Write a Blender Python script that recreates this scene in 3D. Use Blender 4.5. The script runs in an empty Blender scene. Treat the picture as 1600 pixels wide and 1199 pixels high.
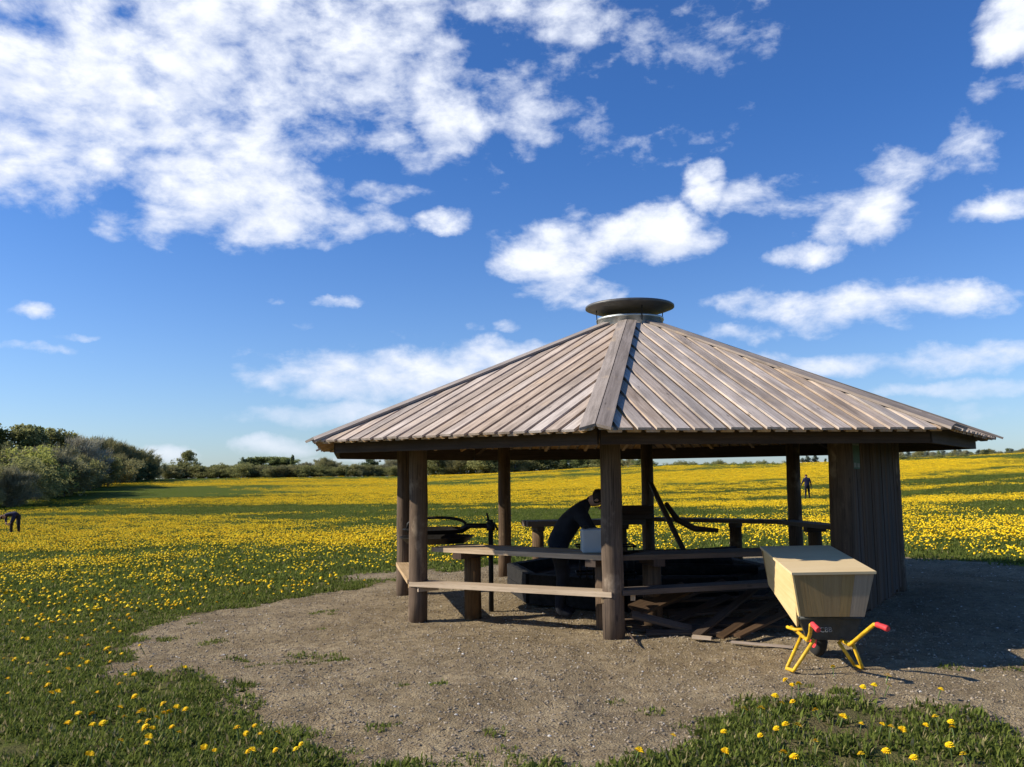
import bpy, bmesh, math, random
import numpy as np
from mathutils import Vector, Matrix, noise as mnoise
R = math.radians
rng = np.random.default_rng(7)
random.seed(7)
sc = bpy.context.scene
col = sc.collection
PI = math.pi

# ------------------------------------------------------------------ camera
FPX, PIT, ROLL, CAMH = 1363.57, .1043, .0115, 1.6
cam = bpy.data.cameras.new('camera')
camo = bpy.data.objects.new('camera', cam)
col.objects.link(camo)
cam.sensor_width = 36
cam.lens = 36 * FPX / 1600
cam.clip_start, cam.clip_end = .05, 6000
camo.matrix_world = Matrix.Translation((0, 0, CAMH)) @ Matrix.Rotation(PI / 2 + PIT, 4, 'X') @ Matrix.Rotation(-ROLL, 4, 'Z')
sc.camera = camo


def ray(px, py):
    """direction in the world that the photograph shows at pixel px, py (used once, for laying out)"""
    u, v = px - 800, py - 599.5
    cr, sr = math.cos(ROLL), math.sin(ROLL)
    u, v = u * cr - v * sr, u * sr + v * cr
    d = np.array([u / FPX, 1, -v / FPX])
    c, s = math.cos(PIT), math.sin(PIT)
    return np.array([d[0], d[1] * c - d[2] * s, d[1] * s + d[2] * c])


def W(px, py, y):
    d = ray(px, py)
    return Vector((d[0] * y / d[1], y, CAMH + d[2] * y / d[1]))


def azel(px, py):
    d = ray(px, py)
    return math.atan2(d[0], d[1]), math.atan2(d[2], math.hypot(d[0], d[1]))


# ------------------------------------------------------------------ sun, exposure
SUN = Vector((-1.65, -.08, 1.0)).normalized()          # towards the sun
sl = bpy.data.lights.new('sun', 'SUN')
sl.energy = 5.0
sl.angle = R(.53)
sl.color = (1, .91, .76)
so = bpy.data.objects.new('sun', sl)
col.objects.link(so)
so.rotation_euler = (-SUN).to_track_quat('-Z', 'Y').to_euler()
sc.view_settings.view_transform = 'Standard'
sc.view_settings.look = 'None'
sc.view_settings.exposure = .42
sc.view_settings.gamma = 1
sc.view_settings.use_curve_mapping = False
sc.cycles.max_bounces = 6
sc.cycles.diffuse_bounces = 2
sc.cycles.transparent_max_bounces = 4


# ------------------------------------------------------------------ node helper
class NT:
    def __init__(s, tree):
        s.t = tree

    def __call__(s, kind, ins=None, **props):
        n = s.t.nodes.new(kind)
        for k, v in props.items():
            setattr(n, k, v)
        for k, v in (ins or {}).items():
            sock = n.inputs[k]
            if hasattr(v, 'is_output'):
                s.t.links.new(v, sock)
            else:
                sock.default_value = v
        return n

    def math(s, op, a, b=0., c=0., clamp=False):
        return s('ShaderNodeMath', {0: a, 1: b, 2: c}, operation=op, use_clamp=clamp).outputs[0]

    def vec(s, op, a, b=(0, 0, 0), c=(0, 0, 0)):
        n = s('ShaderNodeVectorMath', {0: a, 1: b, 2: c}, operation=op)
        return n.outputs['Value'] if op in ('LENGTH', 'DOT_PRODUCT', 'DISTANCE') else n.outputs[0]

    def mix(s, f, a, b, blend='MIX'):
        n = s('ShaderNodeMix', {0: f}, data_type='RGBA', blend_type=blend)
        for i, v in ((6, a), (7, b)):
            if hasattr(v, 'is_output'):
                s.t.links.new(v, n.inputs[i])
            else:
                n.inputs[i].default_value = (*v[:3], 1)
        return n.outputs[2]

    def ramp(s, f, lo, hi, a=0., b=1., smooth=True):
        n = s('ShaderNodeMapRange', {0: f, 1: lo, 2: hi, 3: a, 4: b}, clamp=True)
        if smooth:
            n.interpolation_type = 'SMOOTHSTEP'
        return n.outputs[0]

    def noise(s, vec, scale, detail=4., rough=.55, dist=0.):
        return s('ShaderNodeTexNoise', {'Vector': vec, 'Scale': scale, 'Detail': detail, 'Roughness': rough, 'Distortion': dist}).outputs[0]


# ------------------------------------------------------------------ sky
world = bpy.data.worlds.new('World')
sc.world = world
world.use_nodes = True
wt = world.node_tree
wt.nodes.clear()

CLOUDS = [  # pixel centre, radii, strength: each a cloud at its own direction in the sky
    (120, 150, 340, 155, 1.0), (330, 70, 340, 165, .95), (330, 270, 180, 100, 1.0), (560, 80, 270, 140, .8), (20, 215, 250, 80, .9),
    (740, 130, 190, 120, .62), (810, 10, 170, 70, .75), (410, 335, 130, 50, .75), (860, 190, 100, 70, .42),
    (700, 190, 72, 46, 1.15), (612, 215, 66, 32, .95), (692, 342, 46, 21, 1.0), (570, 342, 100, 26, .55), (600, 298, 80, 18, .4),
    (1090, 45, 120, 62, .5), (1580, 38, 50, 50, 1.1), (1575, 328, 80, 20, .7), (1512, 238, 40, 36, .4), (1580, 130, 40, 20, .45),
    (950, 372, 150, 42, 1.1), (1030, 362, 70, 42, 1.1), (855, 404, 100, 34, 1.0), (900, 452, 85, 32, .75), (900, 350, 50, 30, .7),
    (1105, 290, 42, 34, .95), (1200, 306, 82, 32, .9), (1335, 335, 84, 50, 1.05), (1395, 274, 68, 36, .95), (1275, 402, 60, 22, .9), (1270, 320, 60, 32, .9),
    (1205, 475, 80, 28, .9), (1330, 478, 130, 36, .75), (1490, 468, 105, 24, .75),
    (640, 588, 220, 48, 1.0), (560, 645, 190, 18, .7), (760, 560, 120, 30, .8), (520, 606, 80, 26, .8),
    (1430, 562, 260, 22, .65), (1530, 604, 170, 12, .6), (1150, 525, 65, 16, .6), (1240, 570, 160, 18, .4), (1450, 640, 260, 14, .3),
    (48, 487, 32, 14, .85), (35, 546, 75, 9, .55), (110, 530, 50, 6, .5), (428, 698, 56, 17, .95), (262, 706, 40, 13, .85), (600, 715, 140, 9, .6),
    (520, 467, 40, 10, .7), (430, 472, 18, 11, .5), (790, 512, 26, 10, .55), (740, 512, 18, 9, .5), (640, 520, 50, 10, .3),
    (160, 325, 90, 12, .35), (1000, 205, 120, 40, .2), (470, 505, 30, 8, .4), (1000, 300, 60, 20, .15)]


def cloud_group():
    g = bpy.data.node_groups.new('cloud_density', 'ShaderNodeTree')
    g.interface.new_socket('P', in_out='INPUT', socket_type='NodeSocketVector')
    g.interface.new_socket('D', in_out='OUTPUT', socket_type='NodeSocketFloat')
    n = NT(g)
    gi, go = n('NodeGroupInput'), n('NodeGroupOutput')
    P = gi.outputs[0]
    # warp the outlines
    w1 = n('ShaderNodeTexNoise', {'Vector': P, 'Scale': 13., 'Detail': 6., 'Roughness': .62}).outputs[1]
    Pw = n.vec('MULTIPLY_ADD', n.vec('SUBTRACT', w1, (.5, .5, .5)), (.048, .036, 0), P)
    env = None
    for (px, py, rx, ry, st) in CLOUDS:
        a, e = azel(px, py)
        c = math.cos(math.atan2(py - 599, FPX))
        q = n.vec('MULTIPLY', n.vec('SUBTRACT', Pw, (a, e, 0)), (FPX / rx * .9, FPX / ry * .9, 0))
        v = n.math('MULTIPLY_ADD', n.vec('DOT_PRODUCT', q, q), -.80 * st, st)
        env = v if env is None else n.math('SMOOTH_MAX', env, v, .06)
    # the rest of the sky carries ordinary scattered cloud as well
    far = n.ramp(n.math('ABSOLUTE', n('ShaderNodeSeparateXYZ', {0: P}).outputs[0]), .62, .95)
    sca = n.math('MULTIPLY', n.math('MULTIPLY_ADD', n.noise(P, 2.6, 3., .5), 3.2, -1.95), far)
    env = n.math('MAXIMUM', n.math('MAXIMUM', env, n.math('SUBTRACT', sca, n.math('SUBTRACT', 1., far))), -.6)
    q = n.vec('MULTIPLY', P, (1, 1.7, 1))
    f1 = n.noise(q, 7., 9., .62, .25)
    f2 = n.noise(n.vec('ADD', q, (3.1, 1.7, 0)), 26., 7., .6, .2)
    low = n.ramp(n('ShaderNodeSeparateXYZ', {0: P}).outputs[1], .03, .20, .5, 1.)
    d = n.math('ADD', env, n.math('SUBTRACT', n.math('MULTIPLY', low, n.math('ADD', n.math('MULTIPLY_ADD', f1, 2.6, -1.30), n.math('MULTIPLY_ADD', f2, 1.25, -.62))), .17))
    vo = n('ShaderNodeTexVoronoi', {'Vector': n.vec('MULTIPLY_ADD', n.vec('SUBTRACT', w1, (.5, .5, .5)), (.05, .05, 0), q), 'Scale': 24., 'Smoothness': .6}, feature='SMOOTH_F1')
    d = n.math('ADD', d, n.math('MULTIPLY_ADD', vo.outputs['Distance'], -.55, .23))
    g.links.new(d, go.inputs[0])
    return g


n = NT(wt)
tc = n('ShaderNodeTexCoord')
D = n.vec('NORMALIZE', tc.outputs['Generated'])
sx = n('ShaderNodeSeparateXYZ', {0: D})
az = n.math('ARCTAN2', sx.outputs[0], sx.outputs[1])
el = n.math('ARCSINE', sx.outputs[2])
P = n('ShaderNodeCombineXYZ', {0: az, 1: el, 2: 0.}).outputs[0]
cg = cloud_group()
d0 = n('ShaderNodeGroup', {0: P}, node_tree=cg).outputs[0]
d1 = n('ShaderNodeGroup', {0: n.vec('ADD', P, (-.012, .026, 0))}, node_tree=cg).outputs[0]
sky = n('ShaderNodeTexSky', sky_type='NISHITA', sun_disc=False, sun_elevation=math.asin(SUN.z),
        sun_rotation=math.atan2(SUN.x, SUN.y), altitude=100., air_density=1.0, dust_density=.4, ozone_density=1.6)
skyc = n.mix(1., sky.outputs[0], n.mix(n.ramp(el, .0, .42), (.80, 1.02, 1.46), (.42, .82, 1.44)), 'MULTIPLY')
alpha = n.ramp(d0, -.02, .95)
alpha = n.math('POWER', alpha, .8)
lit = n.ramp(n.math('SUBTRACT', d0, n.math('MULTIPLY', d1, .9)), -.5, .55)
thick = n.ramp(d0, .35, 1.5)
white = n.mix(lit, (6.2, 6.8, 8.2), (10.9, 11.0, 11.3))
cloudc = n.mix(n.math('MULTIPLY', thick, .9), (8.2, 8.8, 10.2), white)
hor = n.ramp(el, 0., .12)
cloudc = n.mix(n.math('MULTIPLY_ADD', hor, .35, .65), skyc, cloudc)
colr = n.mix(alpha, skyc, cloudc)
bg = n('ShaderNodeBackground', {0: colr, 1: .078})
wo = n('ShaderNodeOutputWorld', {0: bg.outputs[0]})
world.cycles.sampling_method = 'MANUAL'
world.cycles.sample_map_resolution = 512


# ------------------------------------------------------------------ materials
def newmat(name):
    m = bpy.data.materials.new(name)
    m.use_nodes = True
    n = NT(m.node_tree)
    b = m.node_tree.nodes['Principled BSDF']
    b.inputs['Specular IOR Level'].default_value = .25
    return m, n, b


def wood(name, c1, c2, grain=1., rough=.85, var=.35, knots=True, stains=0., cracks=0.):
    """grain runs along u of the board's own UV (metres); each board gets its own tone"""
    m, n, b = newmat(name)
    uv = n('ShaderNodeUVMap').outputs[0]
    oi = n('ShaderNodeObjectInfo')
    r = oi.outputs['Random']
    uv = n.vec('ADD', uv, n('ShaderNodeCombineXYZ', {0: n.math('MULTIPLY', r, 37.), 1: n.math('MULTIPLY', r, 91.), 2: 0.}).outputs[0])
    g1 = n.noise(n.vec('MULTIPLY', uv, (1.3, 38, 1)), 1., 6., .62, .6)
    g2 = n.noise(n.vec('MULTIPLY', uv, (7, 120, 1)), 1., 3., .6)
    blot = n.noise(n.vec('MULTIPLY', uv, (1.6, 4, 1)), 1., 4., .6)
    f = n.math('ADD', n.math('MULTIPLY', g1, .6), n.math('MULTIPLY', blot, .4))
    c = n.mix(n.ramp(f, .34, .68), c1, c2)
    c = n.mix(n.ramp(g2, .52, .72, 0, .35 * grain), c, tuple(x * .45 for x in c1))
    if cracks:
        ck_ = n.noise(n.vec('MULTIPLY', uv, (.8, 45, 1)), 1., 2., .5, .3)
        c = n.mix(n.ramp(ck_, .62, .70, 0, cracks), c, tuple(x * .2 for x in c1))
    if stains:
        b2 = n.noise(n.vec('MULTIPLY', uv, (.9, 7, 1)), 1., 5., .65, .8)
        c = n.mix(n.ramp(b2, .50, .68, 0, stains), c, tuple(x * .42 for x in c1))
        b3 = n.noise(n.vec('MULTIPLY', uv, (2.2, 3, 1)), 1., 5., .6)
        c = n.mix(n.ramp(b3, .56, .72, 0, stains * .8), c, (.60, .44, .27))
    if knots:
        vo = n('ShaderNodeTexVoronoi', {'Vector': n.vec('MULTIPLY', uv, (2.2, 9, 1)), 'Scale': 1., 'Randomness': 1.})
        c = n.mix(n.ramp(vo.outputs[0], .05, .11, .65, 0.), c, tuple(x * .3 for x in c1))
    hsv = n('ShaderNodeHueSaturation', {'Color': c, 'Value': n.math('MULTIPLY_ADD', r, var, 1 - var / 2),
                                        'Saturation': n.math('MULTIPLY_ADD', n.math('FRACT', n.math('MULTIPLY', r, 7.31)), .5, .75)})
    m.node_tree.links.new(hsv.outputs[0], b.inputs[0])
    b.inputs['Roughness'].default_value = rough
    bp = n('ShaderNodeBump', {'Strength': .35, 'Distance': .004, 'Height': n.math('ADD', g1, n.math('MULTIPLY', g2, .5))})
    m.node_tree.links.new(bp.outputs[0], b.inputs['Normal'])
    return m


def plain(name, c, rough=.7, metal=0., var=.12, scale=9., spec=.3):
    m, n, b = newmat(name)
    o = n('ShaderNodeTexCoord').outputs['Object']
    f = n.noise(o, scale, 5., .6)
    cc = n.mix(n.ramp(f, .3, .7), tuple(x * (1 - var) for x in c), tuple(min(1, x * (1 + var)) for x in c))
    m.node_tree.links.new(cc, b.inputs[0])
    b.inputs['Roughness'].default_value = rough
    b.inputs['Metallic'].default_value = metal
    b.inputs['Specular IOR Level'].default_value = spec
    return m


def leafmat(name, c1, c2, trans=.25, straw=None):
    m, n, b = newmat(name)
    at = n('ShaderNodeAttribute', attribute_name='tint').outputs['Fac']
    oi = n('ShaderNodeObjectInfo').outputs['Random']
    c = n.mix(at, c1, c2)
    if straw:
        c = n.mix(n.ramp(at, .86, .98), c, straw)
    hsv = n('ShaderNodeHueSaturation', {'Color': c, 'Value': n.math('MULTIPLY_ADD', oi, .4, .8)})
    m.node_tree.links.new(hsv.outputs[0], b.inputs[0])
    b.inputs['Roughness'].default_value = .8
    b.inputs['Specular IOR Level'].default_value = .12
    tr = n('ShaderNodeBsdfTranslucent', {0: hsv.outputs[0]})
    mx = n('ShaderNodeMixShader', {0: trans, 1: b.outputs[0], 2: tr.outputs[0]})
    m.node_tree.links.new(mx.outputs[0], m.node_tree.nodes['Material Output'].inputs[0])
    return m


M = dict(
    roof=wood('weathered_roof_wood', (.33, .262, .21), (.61, .505, .415), 1.2, .8, .34, True, .42),
    under=wood('roof_under_wood', (.36, .225, .12), (.55, .38, .22), 1., .85, .3, True, .4),
    hip=wood('hip_wood', (.27, .225, .19), (.43, .365, .315), 1.2, .8, .3, True, .5),
    dark=wood('dark_beam_wood', (.05, .033, .023), (.09, .06, .042), 1., .85, .2, False),
    post=wood('log_post_wood', (.072, .044, .025), (.155, .098, .055), 1.4, .85, .25, True, .45, .7),
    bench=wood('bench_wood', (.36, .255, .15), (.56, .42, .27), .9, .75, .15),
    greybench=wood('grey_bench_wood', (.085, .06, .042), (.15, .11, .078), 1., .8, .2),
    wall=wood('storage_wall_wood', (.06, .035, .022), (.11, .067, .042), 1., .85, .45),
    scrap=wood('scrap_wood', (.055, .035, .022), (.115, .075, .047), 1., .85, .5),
    pale=wood('pale_split_wood', (.26, .20, .15), (.38, .30, .23), 1., .8, .2),
    ply=wood('plywood', (.66, .50, .275), (.76, .60, .36), .4, .6, .04, False),
    plyshade=wood('plywood_shaded', (.27, .18, .085), (.36, .25, .125), .8, .6, .05, False),  # darker copy of the plywood: the box front's shade put into the colour
    galv=plain('galvanised_steel', (.52, .56, .56), .42, .7, .15, 6.),
    capm=plain('dark_sheet_steel', (.10, .10, .10), .5, .5, .2, 5.),
    black=plain('black_iron', (.018, .017, .016), .6, .3, .3, 20.),
    tray=plain('dark_plastic_tray', (.055, .06, .058), .5, 0, .25, 10.),
    yellow=plain('yellow_paint', (.70, .42, .02), .5, 0, .3, 16., .4),
    red=plain('red_rubber', (.70, .05, .055), .6, 0, .25, 20.),
    rubber=plain('tyre_rubber', (.02, .02, .02), .8),
    white=plain('white_print', (.26, .27, .26), .6),
    plastic=plain('milky_plastic', (.42, .44, .43), .5, 0, .05, 5.),
    ash=plain('ash_and_char', (.016, .015, .014), .95, 0, .5, 14.),
    notice=plain('notice_green', (.05, .10, .065), .7, 0, .2),
    paper=plain('notice_paper', (.2, .21, .19), .7),
    skin=plain('skin', (.45, .25, .17), .6),
    cloth=plain('dark_cloth', (.016, .016, .02), .9, 0, .3),
    navy=plain('navy_cloth', (.014, .016, .045), .9, 0, .3),
    jeans=plain('dark_jeans', (.012, .014, .02), .9, 0, .3),
    hair=plain('dark_hair', (.02, .012, .008), .7),
    brownhair=plain('brown_hair', (.07, .022, .012), .7),
    bark=plain('bark', (.10, .078, .06), .95, 0, .4, 4.),
    greybark=plain('grey_bark', (.16, .14, .12), .95, 0, .3, 4.),
)

# ------------------------------------------------------------------ object helpers


class MB:
    """collects boards, tubes and the like; build() links them as ONE mesh object"""

    def __init__(s):
        s.v, s.f, s.uv, s.sm = [], [], [], []

    def poly(s, pts, uvs=None, smooth=False):
        i = len(s.v)
        s.v += [tuple(p) for p in pts]
        s.f.append(list(range(i, i + len(pts))))
        s.uv.append(uvs or [(p[0], p[1]) for p in pts])
        s.sm.append(smooth)

    def slab(s, pts, uvs, off, thick):
        """flat polygon pts pushed along vector off*thick"""
        top = [Vector(p) + off * thick for p in pts]
        bot = [Vector(p) for p in pts]
        s.poly(top, uvs)
        s.poly(bot[::-1], uvs[::-1])
        for i in range(len(pts)):
            j = (i + 1) % len(pts)
            a, b = uvs[i], uvs[j]
            s.poly([bot[i], bot[j], top[j], top[i]], [a, b, (b[0], b[1] + thick), (a[0], a[1] + thick)])

    def bar(s, p0, p1, w, h, up=(0, 0, 1), taper=1.):
        p0, p1 = Vector(p0), Vector(p1)
        d = (p1 - p0)
        L = d.length
        d.normalize()
        side = d.cross(Vector(up))
        if side.length < 1e-4:
            side = d.cross(Vector((1, 0, 0)))
        side.normalize()
        u = side.cross(d)
        c = []
        for p, k in ((p0, 1.), (p1, taper)):
            for a, b in ((-1, -1), (1, -1), (1, 1), (-1, 1)):
                c.append(p + side * (a * w / 2 * k) + u * (b * h / 2 * k))
        per = [0, w, w + h, 2 * w + h, 2 * w + 2 * h]
        for i in range(4):
            j = (i + 1) % 4
            s.poly([c[i], c[j], c[4 + j], c[4 + i]][::-1], [(0, per[i]), (0, per[i + 1]), (L, per[i + 1]), (L, per[i])][::-1])
        s.poly([c[0], c[1], c[2], c[3]], [(0, 0), (0, w), (.01, w), (.01, 0)])
        s.poly([c[7], c[6], c[5], c[4]], [(0, 0), (0, w), (.01, w), (.01, 0)])
        return s

    def tube(s, pts, rad, seg=10, caps=True, jit=0.):
        pts = [Vector(p) for p in pts]
        if not hasattr(rad, '__len__'):
            rad = [rad] * len(pts)
        rings = []
        L = 0
        ref = None
        for i, p in enumerate(pts):
            d = (pts[min(i + 1, len(pts) - 1)] - pts[max(i - 1, 0)]).normalized()
            if ref is None:
                ref = d.orthogonal().normalized()
            ref = (ref - d * ref.dot(d)).normalized()
            b = d.cross(ref)
            if i:
                L += (p - pts[i - 1]).length
            ring = []
            for k in range(seg):
                a = 2 * PI * k / seg
                rr = rad[i] * (1 + jit * math.sin(3 * a + i * .7) + jit * .7 * math.sin(5 * a + 1.3 * i))
                ring.append(p + (ref * math.cos(a) + b * math.sin(a)) * rr)
            rings.append((ring, L))
        for (r0, l0), (r1, l1), ra in zip(rings, rings[1:], rad):
            for k in range(seg):
                j = (k + 1) % seg
                v0, v1 = 2 * PI * k / seg * ra, 2 * PI * (k + 1) / seg * ra
                s.poly([r0[k], r0[j], r1[j], r1[k]], [(l0, v0), (l0, v1), (l1, v1), (l1, v0)], True)
        if caps:
            for (r, l), fl in ((rings[0], True), (rings[-1], False)):
                q = r[::-1] if fl else r
                s.poly(q, [(.02 * math.cos(k), rad[0] * math.sin(2 * PI * k / seg)) for k in range(seg)])
        return s

    def lathe(s, prof, c=(0, 0, 0), seg=32, smooth=True):
        c = Vector(c)
        for (r0, z0), (r1, z1) in zip(prof, prof[1:]):
            for k in range(seg):
                a, b = 2 * PI * k / seg, 2 * PI * (k + 1) / seg
                q = [c + Vector((r * math.cos(t), r * math.sin(t), z)) for r, z, t in ((r0, z0, a), (r0, z0, b), (r1, z1, b), (r1, z1, a))]
                if r0 < 1e-6:
                    q = [q[0], q[2], q[3]]
                elif r1 < 1e-6:
                    q = q[:3]
                s.poly(q, [(p.x, p.y) for p in q], smooth)
        return s

    def box(s, lo, hi):
        x0, y0, z0 = lo
        x1, y1, z1 = hi
        s.bar((x0, (y0 + y1) / 2, (z0 + z1) / 2), (x1, (y0 + y1) / 2, (z0 + z1) / 2), y1 - y0, z1 - z0)
        return s

    def mesh(s, name, m=None, weld=True):
        me = bpy.data.meshes.new(name)
        me.from_pydata(s.v, [], s.f)
        uvl = me.uv_layers.new(name='UVMap')
        uvl.data.foreach_set('uv', np.array([c for f in s.uv for c in f], 'f').ravel())
        me.polygons.foreach_set('use_smooth', s.sm)
        if m:
            me.materials.append(m)
        if weld:
            bm = bmesh.new()
            bm.from_mesh(me)
            bmesh.ops.remove_doubles(bm, verts=bm.verts, dist=1e-5)
            bm.to_mesh(me)
            bm.free()
        return me

    def build(s, name, m, parent=None, loc=None):
        return link(name, s.mesh(name, m), parent, loc)


def link(name, me, parent=None, loc=None):
    o = bpy.data.objects.new(name, me)
    col.objects.link(o)
    if loc is not None:
        o.location = loc
    if parent:
        o.parent = parent
        # parts are built in world coordinates: undo the parents' placement
        off = Vector((0, 0, 0))
        q = parent
        while q:
            off += q.location
            q = q.parent
        o.location = Vector(o.location) - off
    return o


def tag(o, label=None, cat=None, group=None, kind=None):
    for k, v in (('label', label), ('category', cat), ('group', group), ('kind', kind)):
        if v:
            o[k] = v
    return o


def thing(name, label, cat, loc=(0, 0, 0), group=None):
    o = bpy.data.objects.new(name, None)
    o.empty_display_size = .2
    col.objects.link(o)
    o.location = loc
    return tag(o, label, cat, group)


def mesh_np(name, verts, faces, mats=(), attrs=None, smooth=False):
    me = bpy.data.meshes.new(name)
    verts = np.asarray(verts, 'f')
    faces = np.asarray(faces, 'i')
    k = faces.shape[1]
    me.vertices.add(len(verts))
    me.vertices.foreach_set('co', verts.ravel())
    me.loops.add(faces.size)
    me.loops.foreach_set('vertex_index', faces.ravel())
    me.polygons.add(len(faces))
    me.polygons.foreach_set('loop_start', np.arange(0, faces.size, k, dtype='i'))
    me.polygons.foreach_set('loop_total', np.full(len(faces), k, 'i'))
    me.polygons.foreach_set('use_smooth', np.full(len(faces), smooth))
    for nm, a in (attrs or {}).items():
        at = me.attributes.new(nm, 'FLOAT', 'POINT')
        at.data.foreach_set('value', np.asarray(a, 'f'))
    for m in mats:
        me.materials.append(m)
    me.update()
    me.validate()
    return me


# ------------------------------------------------------------------ terrain
CTRL = np.array([
    (0, 0, 0), (0, 4, 0), (-5, 5, -.06), (5, 5, .05), (.98, 8.78, 0), (-1.1, 10.2, -.05), (-1.5, 12.6, -.08), (4.87, 11.3, .09), (3.45, 9.2, .04), (2, 15, 0),
    (8.7, 15, .05), (-4, 10, -.12), (-8, 12, -.25), (7, 8, .08), (1.6, 12, 0), (12, 25, -.05), (0, 25, -.25), (-12, 25, -.55),
    (-23, 40, -.86), (-10, 40, -.6), (5, 42, -.35), (21, 60, -.3), (0, 60, -.55), (-25, 65, -.6), (-41, 70, -.5), (38, 55, .4),
    (-50, 100, .5), (-20, 100, .3), (5, 100, .6), (30, 95, 1.2), (60, 90, 2.3), (-56, 140, 1.5), (-30, 150, 1.6), (-10, 150, 1.6), (0, 142, 1.75), (13, 133, 2.45), (23, 130, 2.8),
    (41, 130, 2.85), (56, 125, 3.2), (73, 125, 3.75), (100, 120, 4.6), (20, 170, 1.2), (60, 180, 2.2), (110, 180, 3.4), (-40, 200, 1.4), (-100, 120, .8), (-120, 200, 1.),
    (-30, -30, 0), (30, -30, 0), (0, -60, 0), (-90, 30, -.6), (90, 30, 1.4), (0, 260, .3), (120, 260, 1.2), (-140, 280, .8), (-120, -60, 0), (140, -60, .6), (180, 100, 4)], float)


def _U(r2):
    return np.where(r2 > 0, r2 * np.log(np.maximum(r2, 1e-12)) * .5, 0)


_n = len(CTRL)
_X = CTRL[:, :2] / 50
_K = _U(((_X[:, None] - _X[None]) ** 2).sum(-1)) + .0004 * np.eye(_n)
_Pm = np.c_[np.ones(_n), _X]
_A = np.block([[_K, _Pm], [_Pm.T, np.zeros((3, 3))]])
_w = np.linalg.solve(_A, np.r_[CTRL[:, 2], 0, 0, 0])


def ground_z(x, y):
    x, y = np.asarray(x, float), np.asarray(y, float)
    sh = x.shape
    q = np.c_[x.ravel(), y.ravel()]
    r = np.hypot(q[:, 0], q[:, 1])
    k = np.minimum(1, 260 / np.maximum(r, 1e-6))          # beyond 260 m the land levels out
    q2 = q * k[:, None] / 50
    out = np.empty(len(q))
    for i in range(0, len(q), 40000):
        b = q2[i:i + 40000]
        out[i:i + 40000] = _U(((b[:, None] - _X[None]) ** 2).sum(-1)) @ _w[:_n] + _w[_n] + b @ _w[_n + 1:]
    fade = np.clip((r - 260) / 500, 0, 1)
    out = out * (1 - fade) + fade * -1.0
    return out.reshape(sh)


def vnoise(x, y, s, seed=0.):
    """smooth value noise, numpy"""
    x, y = np.asarray(x, float) * s + seed * 17.3, np.asarray(y, float) * s + seed * 9.1
    xi, yi = np.floor(x), np.floor(y)
    fx, fy = x - xi, y - yi
    fx, fy = fx * fx * (3 - 2 * fx), fy * fy * (3 - 2 * fy)

    def h(a, b):
        v = np.sin(a * 127.1 + b * 311.7 + seed * 5.7) * 43758.5453
        return v - np.floor(v)
    return (h(xi, yi) * (1 - fx) + h(xi + 1, yi) * fx) * (1 - fy) + (h(xi, yi + 1) * (1 - fx) + h(xi + 1, yi + 1) * fx) * fy


def fbm(x, y, s, seed=0., o=4):
    t, a, w = 0, .5, 0
    for i in range(o):
        t = t + a * vnoise(x, y, s * 2 ** i, seed + i)
        w += a
        a *= .55
    return t / w


def G(px, py):
    """where the line of sight through this pixel meets the ground"""
    d = ray(px, py)
    t = 3.
    for i in range(4000):
        z = CAMH + d[2] * t - float(ground_z(d[0] * t, d[1] * t))
        if z < 0:
            break
        t += max(.02, z * .5)
        if t > 400:
            break
    return d[0] * t, d[1] * t


DIRT_PX = [(612, 904), (540, 920), (430, 941), (330, 957), (262, 966), (225, 980), (240, 1002), (185, 1010), (205, 1033), (188, 1052), (285, 1062),
           (318, 1088), (300, 1100), (345, 1128), (450, 1140), (500, 1176), (600, 1206), (700, 1225), (900, 1212), (1020, 1196), (1110, 1165), (1160, 1130), (1145, 1104),
           (1180, 1100), (1225, 1098), (1330, 1090), (1420, 1098), (1530, 1112), (1590, 1160), (1700, 1190)]
DIRT = [G(*p) for p in DIRT_PX] + [(6.5, 5.5), (10.5, 8), (11.0, 13.0)] + [G(1600, 884), G(1500, 876), G(1420, 871)] + [(4.5, 17.2), (2.0, 18.2), (-.3, 16.6), (-1.6, 14.8)]
DIRT = np.array(DIRT)


def dirt_sd(x, y):
    """signed distance to the gravel pad, >0 inside"""
    x, y = np.asarray(x, float), np.asarray(y, float)
    dmin = np.full(x.shape, 1e9)
    ins = np.zeros(x.shape, bool)
    for a, b in zip(DIRT, np.roll(DIRT, -1, 0)):
        e = b - a
        px, py = x - a[0], y - a[1]
        t = np.clip((px * e[0] + py * e[1]) / (e @ e), 0, 1)
        dmin = np.minimum(dmin, np.hypot(px - t * e[0], py - t * e[1]))
        c = ((a[1] > y) != (b[1] > y))
        with np.errstate(divide='ignore', invalid='ignore'):
            ins ^= c & (x < (b[0] - a[0]) * (y - a[1]) / (b[1] - a[1]) + a[0])
    return np.where(ins, dmin, -dmin)


def dirt_mask(x, y):
    s = dirt_sd(x, y)
    s = s + (fbm(x, y, 1.1, 3) - .5) * .9 + (fbm(x, y, 4.5, 8, 3) - .5) * .45
    m = np.clip(s / .5 + .5, 0, 1)
    # a few worn spots in the grass
    far = np.clip(1 - np.hypot(np.asarray(x) + 2.2, (np.asarray(y) - 15.5)) / 2.0, 0, 1)
    return np.maximum(m, np.clip((far + (fbm(x, y, 1.6, 5) - .5) * 1.2 - .3) * 2, 0, .75))


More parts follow.
